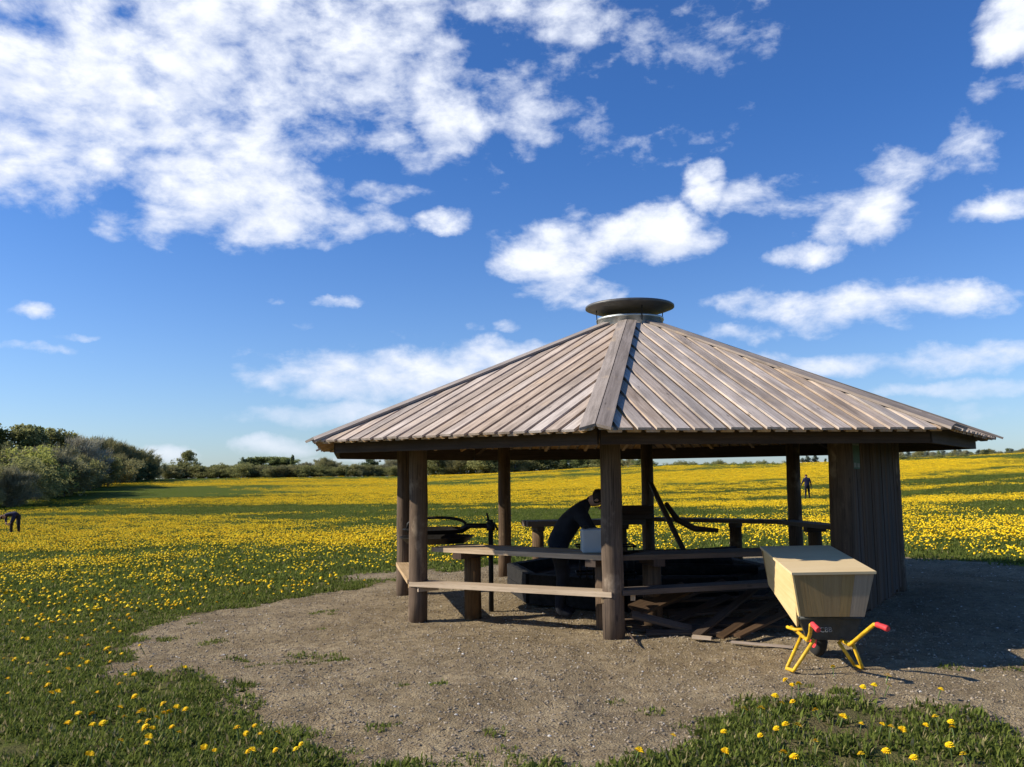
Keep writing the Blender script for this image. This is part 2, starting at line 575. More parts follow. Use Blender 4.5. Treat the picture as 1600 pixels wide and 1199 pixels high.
# bands of bloom (+) and plain grass (-): pixel, half length and half depth in metres, amount
BLOOM = [(120, 815, 9, 8, .9), (300, 830, 9, 7, .9), (480, 835, 8, 6, .9), (150, 850, 5, 4, .5), (330, 868, 3.5, 2.5, .35), (560, 850, 4, 3, .5), (430, 800, 14, 2.6, -1.3), (560, 798, 12, 2.6, -1.3),
         (420, 786, 16, 6, .9), (580, 778, 14, 8, .9), (200, 775, 12, 8, .35), (280, 770, 12, 6, -.6), (260, 757, 12, 6, .9), (470, 765, 18, 10, .5), (560, 768, 12, 6, .6),
         (60, 795, 6, 2.0, .7), (20, 775, 20, 14, -1.4), (120, 765, 16, 14, -1.0), (200, 752, 16, 14, -.8),
         (760, 765, 12, 12, .8), (720, 782, 12, 4, .7), (720, 800, 12, 2.2, -1.2), (860, 800, 8, 2.5, -.6), (760, 830, 6, 5, .8), (880, 760, 14, 10, .7), (700, 750, 14, 10, .2),
         (1120, 790, 10, 10, .9), (1200, 755, 12, 5, -.4), (1150, 765, 8, 4, -.4), (1100, 740, 20, 16, .7), (1270, 795, 6, 8, .7), (1250, 735, 14, 12, .8), (1280, 760, 8, 5, -.1),
         (1450, 735, 10, 14, .9), (1530, 722, 14, 14, .5), (1570, 745, 8, 8, -1.2), (1590, 725, 8, 8, -1.0), (1480, 752, 12, 2.6, -.5), (1500, 780, 12, 7, 1.1), (1590, 782, 8, 5, 1.0), (1480, 815, 6, 3.4, .35), (1500, 840, 6, 3, .5), (1450, 860, 4, 1.6, .35), (1570, 850, 4, 3, .45), (1120, 825, 6, 3, .5), (250, 885, 3, 1.6, .45), (100, 890, 3, 2, .55), (330, 925, 4, .8, .5), (480, 925, 3, .6, .4),
         (450, 888, 2.6, 1.2, -.9), (540, 890, 2.6, 1.0, -.9), (200, 925, 2.2, .9, -.55), (60, 935, 2, .8, -.5), (400, 905, 4, .7, .35)]
_B = [(*G(a, b), hx, hy, s) for a, b, hx, hy, s in BLOOM]


def bloom(x, y):
    x, y = np.asarray(x, float), np.asarray(y, float)
    r = np.hypot(x, y)
    v = np.full(x.shape, .50)
    for cx, cy, hx, hy, s in _B:
        q = ((x - cx) / hx) ** 2 + ((y - cy) / hy) ** 2
        v = v + (.62 if s > 0 else .9) * s * np.exp(-q * 1.1)
    v = v + (fbm(x * .35, y, .16, 11) - .5) * 2.4 + (fbm(x * .3, y, .05, 12) - .5) * 2.2 + (fbm(x * .6, y, .6, 4, 3) - .5) * 1.5
    near = np.clip((r - 7.8) / 3.6, .0, 1)
    v = np.clip(v, 0, 1.25) * (.08 + .92 * near)
    return v


# the sheet: fine rings towards the photograph's side, coarse elsewhere, out to the horizon
ang_f = np.arange(-44, 44.01, .24)
ang_c = np.arange(48, 312.1, 4.)
ang = np.radians(np.r_[ang_f, ang_c])
rad = [1.2]
while rad[-1] < 4500:
    rad.append(rad[-1] * 1.0125 if rad[-1] < 300 else rad[-1] * 1.06)
rad = np.array(rad)
RR, AA = np.meshgrid(rad, ang, indexing='ij')
gx, gy = RR * np.sin(AA), RR * np.cos(AA)
gz = ground_z(gx, gy)
dm = np.where(RR < 60, dirt_mask(gx, gy), 0)
bl = np.where(RR < 400, bloom(gx, gy), .5)
wn = np.where(RR < 30, np.exp(np.minimum(dirt_sd(gx, gy), 0) / 2.5), 0)
nearw = np.clip(1 - RR / 40, 0, 1)
gz = gz + nearw * ((fbm(gx, gy, .8, 21, 3) - .5) * .10 + (fbm(gx, gy, 4., 22, 3) - .5) * .065 * (RR < 16))
nr, na = RR.shape
idx = np.arange(nr * na).reshape(nr, na)
i2 = np.roll(idx, -1, 1)
fc = np.stack([idx[:-1], i2[:-1], i2[1:], idx[1:]], -1).reshape(-1, 4)[:, ::-1]
vv = np.stack([gx, gy, gz], -1).reshape(-1, 3)


def ground_mat():
    m, n, b = newmat('meadow_and_gravel')
    pos = n('ShaderNodeNewGeometry').outputs['Position']
    dirt = n('ShaderNodeAttribute', attribute_name='dirt').outputs['Fac']
    blo = n('ShaderNodeAttribute', attribute_name='bloom').outputs['Fac']
    n1 = n.noise(pos, 1.3, 6., .6)
    n2 = n.noise(pos, 11., 6., .65)
    n3 = n.noise(pos, 70., 4., .7)
    n4 = n.noise(pos, .12, 4., .6)
    # gravel: sandy soil, stones of all tones
    soil = n.mix(n.ramp(n1, .32, .68), (.235, .182, .105), (.395, .315, .195))
    soil = n.mix(n.ramp(n2, .35, .7, 0, .7), soil, (.15, .105, .058))
    soil = n.mix(n.ramp(n4, .45, .62, 0, .35), soil, (.23, .18, .12))
    vo = n('ShaderNodeTexVoronoi', {'Vector': pos, 'Scale': 62., 'Randomness': 1.})
    st = n.mix(n('ShaderNodeSeparateColor', {0: vo.outputs['Color']}).outputs[0], (.10, .075, .055), (.44, .37, .29))
    soil = n.mix(n.ramp(vo.outputs['Distance'], .2, .5, .4, 0.), soil, st)
    soil = n.mix(n.ramp(n3, .58, .75, 0, .5), soil, (.10, .075, .055))
    # turf floor
    tf = n.mix(n.ramp(n2, .35, .68), (.055, .08, .011), (.125, .152, .022))
    worn = n('ShaderNodeAttribute', attribute_name='worn').outputs['Fac']
    tf = n.mix(n.math('MULTIPLY', n.ramp(n1, .3, .6, .25, .95), worn), tf, (.15, .115, .065))
    tf = n.mix(n.ramp(n1, .5, .75, 0, .3), tf, (.15, .12, .06))
    sp = n.math('MULTIPLY', n.ramp(n3, .36, .58), n.ramp(blo, .45, 1.1, 0., .8))
    tf = n.mix(sp, tf, (.87, .56, .010))
    k = n.ramp(n.math('ADD', dirt, n.math('MULTIPLY_ADD', n2, .7, -.35)), .35, .62)
    c = n.mix(k, tf, soil)
    m.node_tree.links.new(c, b.inputs[0])
    b.inputs['Roughness'].default_value = .95
    b.inputs['Specular IOR Level'].default_value = .03
    h = n.math('ADD', n.math('MULTIPLY', n2, 1.2), n.math('ADD', n.math('MULTIPLY', n3, .5), n.math('MULTIPLY', vo.outputs['Distance'], -.3)))
    bp = n('ShaderNodeBump', {'Strength': 1., 'Distance': .03, 'Height': h})
    m.node_tree.links.new(bp.outputs[0], b.inputs['Normal'])
    return m


gm = mesh_np('ground', vv, fc, [ground_mat()], {'dirt': dm.ravel(), 'bloom': bl.ravel(), 'worn': wn.ravel()}, True)
ground = link('ground', gm)
tag(ground, 'dandelion meadow rolling away round a worn gravel pad', None, None, 'structure')
del ground['label']


def gz1(x, y):
    return float(ground_z(x, y))


# ------------------------------------------------------------------ pavilion
CX, CY, RP, RE, ROT, HE, HA, RA = 1.6521, 11.9998, 3.2923, 4.5421, -1.7772, 2.01, 3.625, .469
angs = [ROT + PI / 4 * i for i in range(8)]               # 0 front, then counter-clockwise seen from above


def ring(i, r, z):
    a = angs[i % 8] if i == int(i) else ROT + PI / 4 * i
    return Vector((CX + r * math.cos(a), CY + r * math.sin(a), z))


pav = thing('pavilion', 'octagonal wooden shelter with board roof, log posts and round metal smoke cap', 'shelter', (CX, CY, 0))
LAB = {}
for i in range(8):
    p = ring(i, RP, 0)
    zb = gz1(p.x, p.y) - .12
    top = 2.40
    rr = .105 if i != 1 else .125
    pts = [(p.x + random.uniform(-.006, .006), p.y, zb + (top - zb) * k / 7) for k in range(8)]
    MB().tube(pts, [rr * (1.04 - .06 * k / 7) for k in range(8)], 18, True, .02).build('post', M['post'], pav)
    # ring beam over the posts
    a, b = ring(i, RP - .01, 2.29), ring(i + 1, RP - .01, 2.29)
    d = (b - a).normalized() * .1
    MB().bar(a - d * .2, b + d * .2, .09, .17).build('ring_beam', M['dark'], pav)

cosh = math.cos(PI / 8)
for i in range(8):
    A, B = ring(i, RE, HE), ring(i + 1, RE, HE)
    Lh = (B - A).length / 2
    mid = (A + B) / 2
    sdir = (B - A).normalized()
    apex_z = HE + (HA - HE) * RE / (RE - RA)
    apex = Vector((CX, CY, apex_z))
    tv = apex - mid
    TF = tv.length
    tdir = tv.normalized()
    nrm = sdir.cross(tdir).normalized()
    Ttop = TF * (1 - RA / RE)

    def board(a, b, z0, th, name, mat, t0):
        def te(s):
            return min(TF * (1 - abs(s) / Lh), Ttop)
        brk = sorted({a, b} | {x for x in (0., -Lh * RA / RE, Lh * RA / RE) if a < x < b})
        st = [(s, te(s)) for s in brk]
        poly = [(a, t0), (b, t0)] + st[::-1]
        poly = [q for k, q in enumerate(poly) if q[1] >= t0 - 1e-6]
        if max(t for _, t in poly) < t0 + .06:
            return
        out = []
        for q in poly:
            if not out or (abs(out[-1][0] - q[0]) + abs(out[-1][1] - q[1])) > 1e-4:
                out.append(q)
        pts = [mid + sdir * s + tdir * t + nrm * z0 for s, t in out]
        mb = MB()
        mb.slab(pts, [(t, s) for s, t in out], nrm, th)
        mb.build(name, mat, pav)

    NB = 20
    pitch = 2 * Lh / NB
    for k in range(NB):
        c = -Lh + pitch * (k + .5)
        w = .127 + random.uniform(-.004, .004)
        board(max(-Lh + .004, c - w / 2), min(Lh - .004, c + w / 2), -.024 + random.uniform(0, .004), .022, 'roof_board', M['roof'], -.035 + random.uniform(-.012, .012))
    for k in range(1, NB):
        c = -Lh + pitch * k
        board(c - .062, c + .062, -.049, .022, 'under_board', M['under'], -.01 + random.uniform(-.012, .006))
    # hip boards, one on each side of every hip
    for (E0, sg) in ((A, 1), (B, -1)):
        up = (apex - E0)
        hl = up.length
        hd = up.normalized()
        q0, q1 = .0, hl * (1 - RA / RE) - .0
        inw = (sdir * sg - hd * (sdir * sg).dot(hd)).normalized()
        w = .135
        s0 = E0 - hd * .015
        s1 = E0 + hd * q1
        cs = math.tan(PI / 2 - hd.angle(sdir * sg))
        pts = [s0, s0 + inw * w - hd * w * cs, s1 + inw * w * .9, s1]
        if sg < 0:
            pts = pts[::-1]
        pts = [p + nrm * .006 for p in pts]
        uvs = [(0, 0), (0, w), (q1, w), (q1, 0)]
        if sg < 0:
            uvs = uvs[::-1]
        MB_ = MB()
        MB_.slab(pts, uvs, nrm, .026)
        MB_.build('hip_board', M['hip'], pav)
    # eave beam and fascia, rafters
    ins = .24
    a, b = ring(i, RE - ins, HE - .055), ring(i + 1, RE - ins, HE - .055)
    d = (b - a).normalized()
    MB().bar(a + d * .012, b - d * .012, .045, .19).build('eave_fascia', M['dark'], pav)
    pa = nrm * -.105
    hp0, hp1 = ring(i, RE - .36, 0), ring(i, RA + .05, 0)
    zr = lambda r: HE + (HA - HE) * (RE - r) / (RE - RA)
    hp0.z, hp1.z = zr(RE - .36) - .13, zr(RA + .05) - .13
    MB().bar(hp0, hp1, .07, .13).build('hip_rafter', M['dark'], pav)
    for s in (-.62, -.21, .21, .62):
        t1 = min(TF * (1 - abs(s)) - .08, Ttop)
        p0 = mid + sdir * (s * Lh) + tdir * .36 + pa
        p1 = mid + sdir * (s * Lh) + tdir * t1 + pa
        MB().bar(p0, p1, .05, .10, nrm).build('rafter', M['under'], pav)

# smoke vent
zc = W(981, 481, CY).z
zd = W(981, 490, CY - .45).z
vd = MB().lathe([(.455, HA - .12), (.455, zd - .03), (.467, zd - .03), (.467, zd), (.448, zd), (.448, HA - .12)], (CX, CY, 0), 40).build('vent_drum', M['galv'], pav)
cap = MB().lathe([(0, zc + .07), (.2, zc + .062), (.45, zc + .04), (.60, zc + .022), (.615, zc + .01), (.615, zc - .016), (.60, zc - .022), (.54, zc - .045), (.45, zc - .07), (.2, zc - .09), (0, zc - .09)], (CX, CY, 0), 48)
cap.build('vent_cap', M['capm'], pav)
for k in range(4):
    a = R(192 + 90 * k)
    x, y = CX + .475 * math.cos(a), CY + .475 * math.sin(a)
    x2, y2 = CX + .49 * math.cos(a), CY + .49 * math.sin(a)
    MB().tube([(x, y, HA + .02), (x2, y2, zc + .02)], .007, 8).build('support_rod', M['black'], pav)

# storage wall of upright boards between the two right-hand posts
pa_, pb_ = ring(1, RP + .03, 0), ring(2, RP + .03, 0)
dv = (pb_ - pa_).normalized()
nv = Vector((dv.y, -dv.x, 0))
wallL = (pb_ - pa_).length
sw = MB()
for z in (.35, 1.2, 2.05):
    sw.bar(pa_ + dv * .1 + Vector((0, 0, z)), pb_ - dv * .1 + Vector((0, 0, z)), .04, .09)
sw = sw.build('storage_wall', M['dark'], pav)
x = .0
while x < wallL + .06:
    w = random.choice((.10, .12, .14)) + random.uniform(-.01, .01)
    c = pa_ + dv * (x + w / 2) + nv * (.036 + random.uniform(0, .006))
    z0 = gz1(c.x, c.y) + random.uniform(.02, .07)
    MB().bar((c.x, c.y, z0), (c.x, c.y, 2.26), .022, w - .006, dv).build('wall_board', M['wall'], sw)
    x += w
# inward return wall behind the front right post
ret = (Vector((CX, CY, 0)) - pa_).normalized()

# benches fixed outside the posts
def bench_between(i, j, z, mat, off=.0, ext=.06, w=.24, cut=(0, 0)):
    a, b = ring(i, RP + off, z), ring(j, RP + off, z)
    a.z += gz1(a.x, a.y)
    b.z += gz1(b.x, b.y)
    d = (b - a).normalized()
    a, b = a - d * (ext - cut[0]), b + d * (ext - cut[1])
    o = MB().bar(a, b, w, .05).build('bench_plank', mat, pav)
    for p in (a + d * .14, b - d * .14):
        n2 = Vector((CX - p.x, CY - p.y, 0)).normalized()
        MB().bar(p - n2 * .10 + Vector((0, 0, -.055)), p + n2 * .16 + Vector((0, 0, -.055)), .045, .055).build('bracket', M['bench'], o)
    return o


bench_between(7, 0, .425, M['bench'], -.005, .04)
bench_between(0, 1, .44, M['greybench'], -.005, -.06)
bench_between(6, 7, .44, M['bench'], .0, -.06)

# ------------------------------------------------------------------ plank counters on log legs
def counter(i, j, z, label, r=RP - .34, w=.46, ext=(0, 0), logs=(.2, .8), mat='greybench', npl=3, thick=.05, lr=.1):
    a, b = ring(i, r, z), ring(j, r, z)
    d = (b - a).normalized()
    a, b = a - d * ext[0], b + d * ext[1]
    inn = Vector((-d.y, d.x, 0))
    if inn.dot(Vector((CX, CY, 0)) - (a + b) / 2) < 0:
        inn = -inn
    m = (a + b) / 2
    t = thing('plank_counter', label, 'counter', (m.x, m.y, gz1(m.x, m.y)))
    pw = w / npl
    for k in range(npl):
        o = inn * (pw * (k + .5) - w / 2)
        MB().bar(a + o + d * random.uniform(0, .03), b + o - d * random.uniform(0, .03), pw - .007, thick).build('top_plank', M[mat], t)
    for s in logs:
        p = a + d * ((b - a).length * s)
        g = gz1(p.x, p.y)
        MB().tube([(p.x, p.y, g - .05), (p.x, p.y, g + .3), (p.x, p.y, z - thick / 2 - .07)], [lr, lr * .98, lr * .96], 14, True, .03).build('log_leg', M['post'], t)
        MB().bar(p - inn * (w * .5) + Vector((0, 0, -thick / 2 - .036)), p + inn * (w * .5) + Vector((0, 0, -thick / 2 - .036)), .12, .068).build('cross_bearer', M['dark'], t)
    return t


counter(7, 0, .755, 'plank counter behind the sunlit bench, its left end resting on a stout log', r=RP - .42, w=.6, ext=(.06, .2), logs=(.16, .86), mat='bench', npl=4)
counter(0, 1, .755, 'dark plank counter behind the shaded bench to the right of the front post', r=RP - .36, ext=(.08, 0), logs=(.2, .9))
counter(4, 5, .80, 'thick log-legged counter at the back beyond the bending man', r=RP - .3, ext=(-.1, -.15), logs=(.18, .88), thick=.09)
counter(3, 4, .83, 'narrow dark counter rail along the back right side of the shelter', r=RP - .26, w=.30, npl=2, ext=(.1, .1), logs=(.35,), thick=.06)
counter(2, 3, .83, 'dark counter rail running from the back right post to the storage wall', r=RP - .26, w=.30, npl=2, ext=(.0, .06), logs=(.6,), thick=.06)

# ------------------------------------------------------------------ hearth and the things on it
HZ = gz1(CX, CY)
he = thing('fire_hearth', 'low black timber-edged hearth in the middle of the shelter', 'hearth', (CX, CY, HZ))
HR = 1.72
for k in range(8):
    a0, a1 = ROT + PI / 4 * k, ROT + PI / 4 * (k + 1)
    p, q = Vector((CX + HR * math.cos(a0), CY + HR * math.sin(a0), 0)), Vector((CX + HR * math.cos(a1), CY + HR * math.sin(a1), 0))
    d = (q - p).normalized() * .012
    for z in (.10, .285):
        MB().bar(p + d + Vector((0, 0, z)), q - d + Vector((0, 0, z)), .14, .175).build('edge_timber', M['black'] if 0 else M['ash'], he)
ash = MB()
rings_ = [[(CX + r * math.cos(ROT + PI / 8 * k), CY + r * math.sin(ROT + PI / 8 * k), .24 + .13 * (1 - r / 1.6) + random.uniform(-.04, .04)) for k in range(16)] for r in (1.64, 1.2, .8, .4)]
for r0, r1 in zip(rings_, rings_[1:]):
    for k in range(16):
        ash.poly([r0[k], r0[(k + 1) % 16], r1[(k + 1) % 16], r1[k]])
ash.poly(rings_[-1])
ash.build('ash_bed', M['ash'], he)

# charred logs and boards heaped on the hearth, right half
heap = [((1.35, 11.0, .42), (2.75, 11.3, .46), .09), ((1.6, 10.8, .44), (3.0, 11.0, .40), .07), ((1.2, 11.4, .48), (2.5, 11.1, .55), .08), ((1.9, 11.1, .55), (2.9, 11.6, .58), .07), ((1.5, 11.7, .5), (2.8, 11.5, .52), .09), ((1.1, 10.9, .4), (1.9, 11.3, .5), .08)]
for a, b, r in heap:
    o = MB().tube([a, [(p + q) / 2 + random.uniform(-.02, .02) for p, q in zip(a, b)], b], [r, r * 1.05, r * .9], 9, True, .06).build('charred_log', M['ash'])
    tag(o, 'black charred log in the heap on the right half of the hearth', 'log', 'charred logs heaped on the hearth')

# grate basket
gr = thing('fire_grate', 'small iron fire grate with upright bars behind the front post', 'grate', (1.05, 10.6, .4))
for z in (.42, .74):
    MB().tube([(.75, 10.5, z), (1.45, 10.5, z), (1.45, 10.85, z), (.75, 10.85, z), (.75, 10.5, z)], .012, 6).build('grate_rail', M['black'], gr)
for k in range(9):
    MB().tube([(.78 + .08 * k, 10.5, .36), (.78 + .08 * k, 10.5, .74)], .008, 6).build('grate_bar', M['black'], gr)

# swing arm with two fire pans on the left
px_, py_ = -.28, 10.75
sa = thing('swing_arm_grill', 'black iron post with swing arm carrying two round fire pans at left', 'grill', (px_, py_, gz1(px_, py_)))
MB().tube([(px_, py_, gz1(px_, py_) - .05), (px_, py_, 1.06)], .03, 10).build('grill_post', M['black'], sa)
MB().tube([(px_, py_, .985), (px_ - .28, py_ + .02, .99), (px_ - .36, py_ + .02, .95)], .03, 8).build('swing_arm', M['black'], sa)
cl = MB().tube([(px_, py_, .93), (px_, py_, 1.03)], .055, 12)
cl.tube([(px_ - .05, py_ - .02, 1.06), (px_ + .06, py_ - .05, 1.0), (px_ + .085, py_ - .03, .93)], .014, 6)
cl.tube([(px_ - .02, py_, 1.04), (px_ - .045, py_ - .02, 1.14)], .013, 6)
cl.build('arm_clamp', M['black'], sa)
pc = (px_ - .66, py_ + .05)
for z, r, h, nm in ((.86, .45, .07, 'fire_pan'), (.955, .41, .05, 'fire_pan')):
    MB().lathe([(0, z - h), (r * .8, z - h), (r, z), (r + .015, z + .004), (r - .01, z + .004), (r * .78, z - h + .01), (0, z - h + .01)], (*pc, 0), 28).build(nm, M['black'], sa)
hp = [(pc[0] + .36 * math.cos(t), pc[1], .965 + .125 * math.sin(t) ** .6 if 0 < t < PI else .965) for t in np.linspace(0, PI, 13)]
MB().tube(hp, .018, 8).build('pan_handle', M['black'], sa)

# canister on the counter
cn = thing('canister', 'pale square plastic canister standing on the counter beside the bending man', 'canister', (.88, 9.42, .78))
c0 = W(923, 840, 9.3)
x0, x1 = W(908, 840, 9.3).x, W(943, 840, 9.3).x
mb = MB()
zt = W(925, 826, 9.3).z
mb.slab([(x0, 9.17, .783), (x1, 9.17, .783), (x1, 9.42, .783), (x0, 9.42, .783)], [(0, 0), (.2, 0), (.2, .2), (0, .2)], Vector((0, 0, 1)), zt - .783)
o = mb.build('body', M['plastic'], cn)
bv = o.modifiers.new('bevel', 'BEVEL')
bv.width, bv.segments = .02, 3
MB().lathe([(0, zt + .028), (.03, zt + .028), (.032, zt), (0, zt)], (x0 + .05, 9.3, 0), 14).build('screw_cap', M['black'], cn)
# crate at the back
ck = thing('crate', 'dark slatted crate on the back counter left of the back post', 'crate', (2.02, 14.72, .845))
for k in range(3):
    z = .885 + .075 * k
    MB().bar((1.74, 14.52, z), (2.30, 14.60, z), .02, .066).build('slat', M['dark'], ck)
    MB().bar((1.72, 14.78, z), (2.28, 14.86, z), .02, .066).build('slat', M['dark'], ck)
    MB().bar((1.735, 14.535, z), (1.715, 14.765, z), .02, .066).build('slat', M['dark'], ck)
    MB().bar((2.31, 14.615, z), (2.29, 14.845, z), .02, .066).build('slat', M['dark'], ck)
MB().bar((1.76, 14.65, .853), (2.28, 14.73, .853), .24, .016).build('base', M['dark'], ck)

# boards leaning at the back and the loose pile under the shaded bench
def board_thing(name, p0, p1, w, h, mat, label, group=None, up=(0, 0, 1), cat='board'):
    p0, p1 = Vector(p0), Vector(p1)
    mb = MB()
    seg = 4
    q = [p0.lerp(p1, k / seg) + Vector((0, 0, .008 * math.sin(k * 2.1))) * (0 < k < seg) for k in range(seg + 1)]
    for a, b in zip(q, q[1:]):
        pass
    mb.bar(p0, p1, w, h, up, .93)
    o = mb.build(name, mat)
    return tag(o, label, cat, group)


board_thing('leaning_board', (2.33, 14.85, 1.42), (2.62, 13.35, .3), .11, .07, M['dark'], 'dark board leaning on the back post beside the crate', None, (1, 0, .3))
mb = MB().tube([(2.5, 14.4, 1.1), (2.62, 14.1, .86), (2.85, 13.9, .73), (3.2, 13.8, .70)], [.04, .05, .05, .03], 8, True, .08)
tag(mb.build('bent_branch', M['dark']), 'dark bent branch propped near the foot of the back post', 'branch')
fb = 8.95
pile = [((1.15, 9.35, .05), (2.75, 9.15, .06), .15), ((1.25, 9.6, .09), (2.6, 9.5, .16), .14), ((1.4, 8.98, .03), (2.3, 9.55, .26), .10), ((1.75, 8.62, .03), (2.55, 9.45, .34), .09), ((1.95, 8.50, .03), (2.85, 9.3, .30), .085),
        ((2.1, 8.46, .04), (3.05, 9.1, .26), .08), ((1.2, 9.15, .02), (2.5, 8.95, .03), .12), ((1.5, 9.75, .2), (2.9, 9.55, .24), .15), ((1.35, 9.8, .28), (2.75, 9.75, .32), .13), ((1.6, 9.25, .13), (2.9, 9.35, .19), .11),
        ((1.3, 8.85, .03), (2.2, 8.7, .03), .10), ((1.9, 8.9, .09), (2.9, 8.75, .06), .07), ((1.45, 9.5, .16), (2.3, 9.7, .4), .1)]
for a, b, w in pile:
    za, zb_ = gz1(a[0], a[1]), gz1(b[0], b[1])
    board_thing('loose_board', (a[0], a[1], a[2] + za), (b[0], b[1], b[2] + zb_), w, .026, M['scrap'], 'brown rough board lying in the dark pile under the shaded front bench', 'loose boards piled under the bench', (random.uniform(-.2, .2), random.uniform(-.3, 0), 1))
board_thing('split_plank', (1.16, 8.86, .21), (1.75, 8.86, .06), .10, .03, M['greybench'], 'pale splintered plank end at the foot of the front post', None, (.1, -.5, 1))
board_thing('propped_board', (1.2, 8.95, .23), (1.8, 9.25, .42), .2, .03, M['scrap'], 'reddish brown board propped behind the splintered plank', None, (0, -.5, 1))
a, b = G(1143, 1006), G(1240, 1014)
board_thing('thin_lath', (a[0], a[1], .03), (b[0], b[1], .035), .035, .02, M['pale'], 'thin pale lath lying on the gravel left of the wheelbarrow')
a, b = G(1082, 999), G(1112, 1001)
board_thing('wood_offcut', (a[0], a[1], .035), (b[0], b[1], .03), .06, .03, M['bench'], 'short orange-brown offcut on the gravel in front of the board pile')
a, b = G(1335, 1028), G(980, 996)
tw = MB()
p = [G(976, 994), G(984, 999), G(993, 1007), G(998, 1012)]
tw.tube([(x_, y_, gz1(x_, y_) + z) for (x_, y_), z in zip(p, (.10, .05, .02, .015))], [.012, .012, .010, .004], 6)
tw.tube([(p[1][0], p[1][1], .05), (p[1][0] + .05, p[1][1] + .03, .13)], [.007, .003], 5)
tag(tw.build('twig', M['dark']), 'short dark forked twig on the gravel beside the front post', 'twig')

# ------------------------------------------------------------------ wheelbarrow with the plywood box
wb = thing('wheelbarrow', 'yellow tubular wheelbarrow with red grips and dark tray under a plywood box', 'wheelbarrow', (2.48, 7.35, gz1(2.48, 7.35)))
yt = 7.16
tr = MB()
tl, trr = W(1250, 966, yt), W(1346, 966, yt)
bl_, br_ = W(1262, 999, yt + .05), W(1334, 1001, yt + .05)
fr = [tl, trr, br_, bl_]
bk = [Vector((tl.x + .16, 7.95, tl.z + .02)), Vector((trr.x - .02, 7.95, trr.z + .02)), Vector((br_.x - .02, 7.7, br_.z)), Vector((bl_.x + .12, 7.7, bl_.z))]
tr.poly([fr[3], fr[2], fr[1], fr[0]])
tr.poly(bk)
for k in range(4):
    if k == 0:
        continue
    j = (k + 1) % 4
    tr.poly([fr[k], bk[k], bk[j], fr[j]])
cen = [p.copy() for p in (fr[0], fr[1], bk[1], bk[0])]
rim = MB()
to = tr.build('tray', M['tray'], wb)
so_ = to.modifiers.new('solid', 'SOLIDIFY')
so_.thickness = .006
rim.tube(cen + [cen[0]], .012, 8)
rim.build('rim', M['tray'], wb)
# handles run under the tray, then out and up to the grips
hl = [Vector((2.40, 7.75, .26)), W(1262, 1001, 7.05), W(1266, 990, 6.85), W(1267, 977, 6.72), W(1270, 976, 6.68)]
hr = [Vector((2.62, 7.75, .26)), W(1328, 1008, 7.05), W(1348, 991, 6.88), W(1366, 976, 6.76), W(1371, 976.5, 6.72)]
for pts, e in ((hl, W(1279, 985, 6.58)), (hr, W(1388, 983, 6.62))):
    h = MB().tube(pts, .0155, 10).build('handle', M['yellow'], wb)
    g0 = pts[-1]
    gp = [g0 + (e - g0) * k for k in (-.12, .0, .3, .6, .9, 1.)]
    MB().tube(gp, [.017, .022, .020, .022, .023, .018], 12).build('grip', M['red'], h)
for tops, ft in (((W(1253, 992, 7.28), W(1272, 1000, 7.0)), W(1235, 1055, 7.13)), ((W(1310, 1003, 7.25), W(1331, 1003, 7.05)), W(1342, 1053, 7.18))):
    z = gz1(ft.x, ft.y) + .016
    f1, f2 = Vector((ft.x - .012, ft.y + .05, z)), Vector((ft.x + .014, ft.y - .04, z))
    MB().tube([tops[0], tops[0].lerp(f1, .94), f1, f2, tops[1].lerp(f2, .94), tops[1]], .0145, 10).build('leg', M['yellow'], wb)
MB().tube([W(1230, 980, 7.55), W(1242, 984, 7.45), Vector((2.46, 7.4, .3))], .014, 8).build('axle_stay', M['yellow'], wb)
wc = Vector((2.60, 7.72, .185 + gz1(2.6, 7.7)))
ty = MB()
for k in range(24):
    a, b = 2 * PI * k / 24, 2 * PI * (k + 1) / 24
    prof = [(.12, -.035), (.165, -.042), (.185, -.022), (.185, .022), (.165, .042), (.12, .035)]
    for (r0, x0), (r1, x1) in zip(prof, prof[1:]):
        ty.poly([wc + Vector((x, r * math.cos(t), r * math.sin(t))) for r, x, t in ((r0, x0, a), (r1, x1, a), (r1, x1, b), (r0, x0, b))], None, True)
whl = MB()
for sx_ in (-.03, .03):
    whl.poly([wc + Vector((sx_, .125 * math.cos(t), .125 * math.sin(t))) for t in np.linspace(0, 2 * PI, 21)[:-1]])
whl.tube([wc - Vector((.09, 0, 0)), wc + Vector((.09, 0, 0))], .014, 8)
wo_ = whl.build('wheel', M['red'], wb)
ty.build('tyre', M['rubber'], wo_)
for x in (2.46, 2.74):
    MB().tube([Vector((x, 7.3, .27)), Vector((x * .7 + wc.x * .3, 7.72, wc.z))], .013, 8).build('fork', M['yellow'], wb)
# small white lettering pressed on the tray front
cu = bpy.data.curves.new('tray_lettering', 'FONT')
cu.body = 'CBB'
cu.size = .055
cu.extrude = .001
cu.align_x = 'CENTER'
tmp = bpy.data.objects.new('tmp', cu)
col.objects.link(tmp)
bpy.context.view_layer.update()
tme = bpy.data.meshes.new_from_object(tmp.evaluated_get(bpy.context.evaluated_depsgraph_get()))
bpy.data.objects.remove(tmp)
tme.materials.append(M['white'])
tl_ = bpy.data.objects.new('tray_lettering', tme)
col.objects.link(tl_)
tl_.parent = wb
lp = W(1291, 988, yt - .012)
tl_.location = lp - wb.location
tl_.rotation_euler = (R(90) - .2, R(-1), 0)

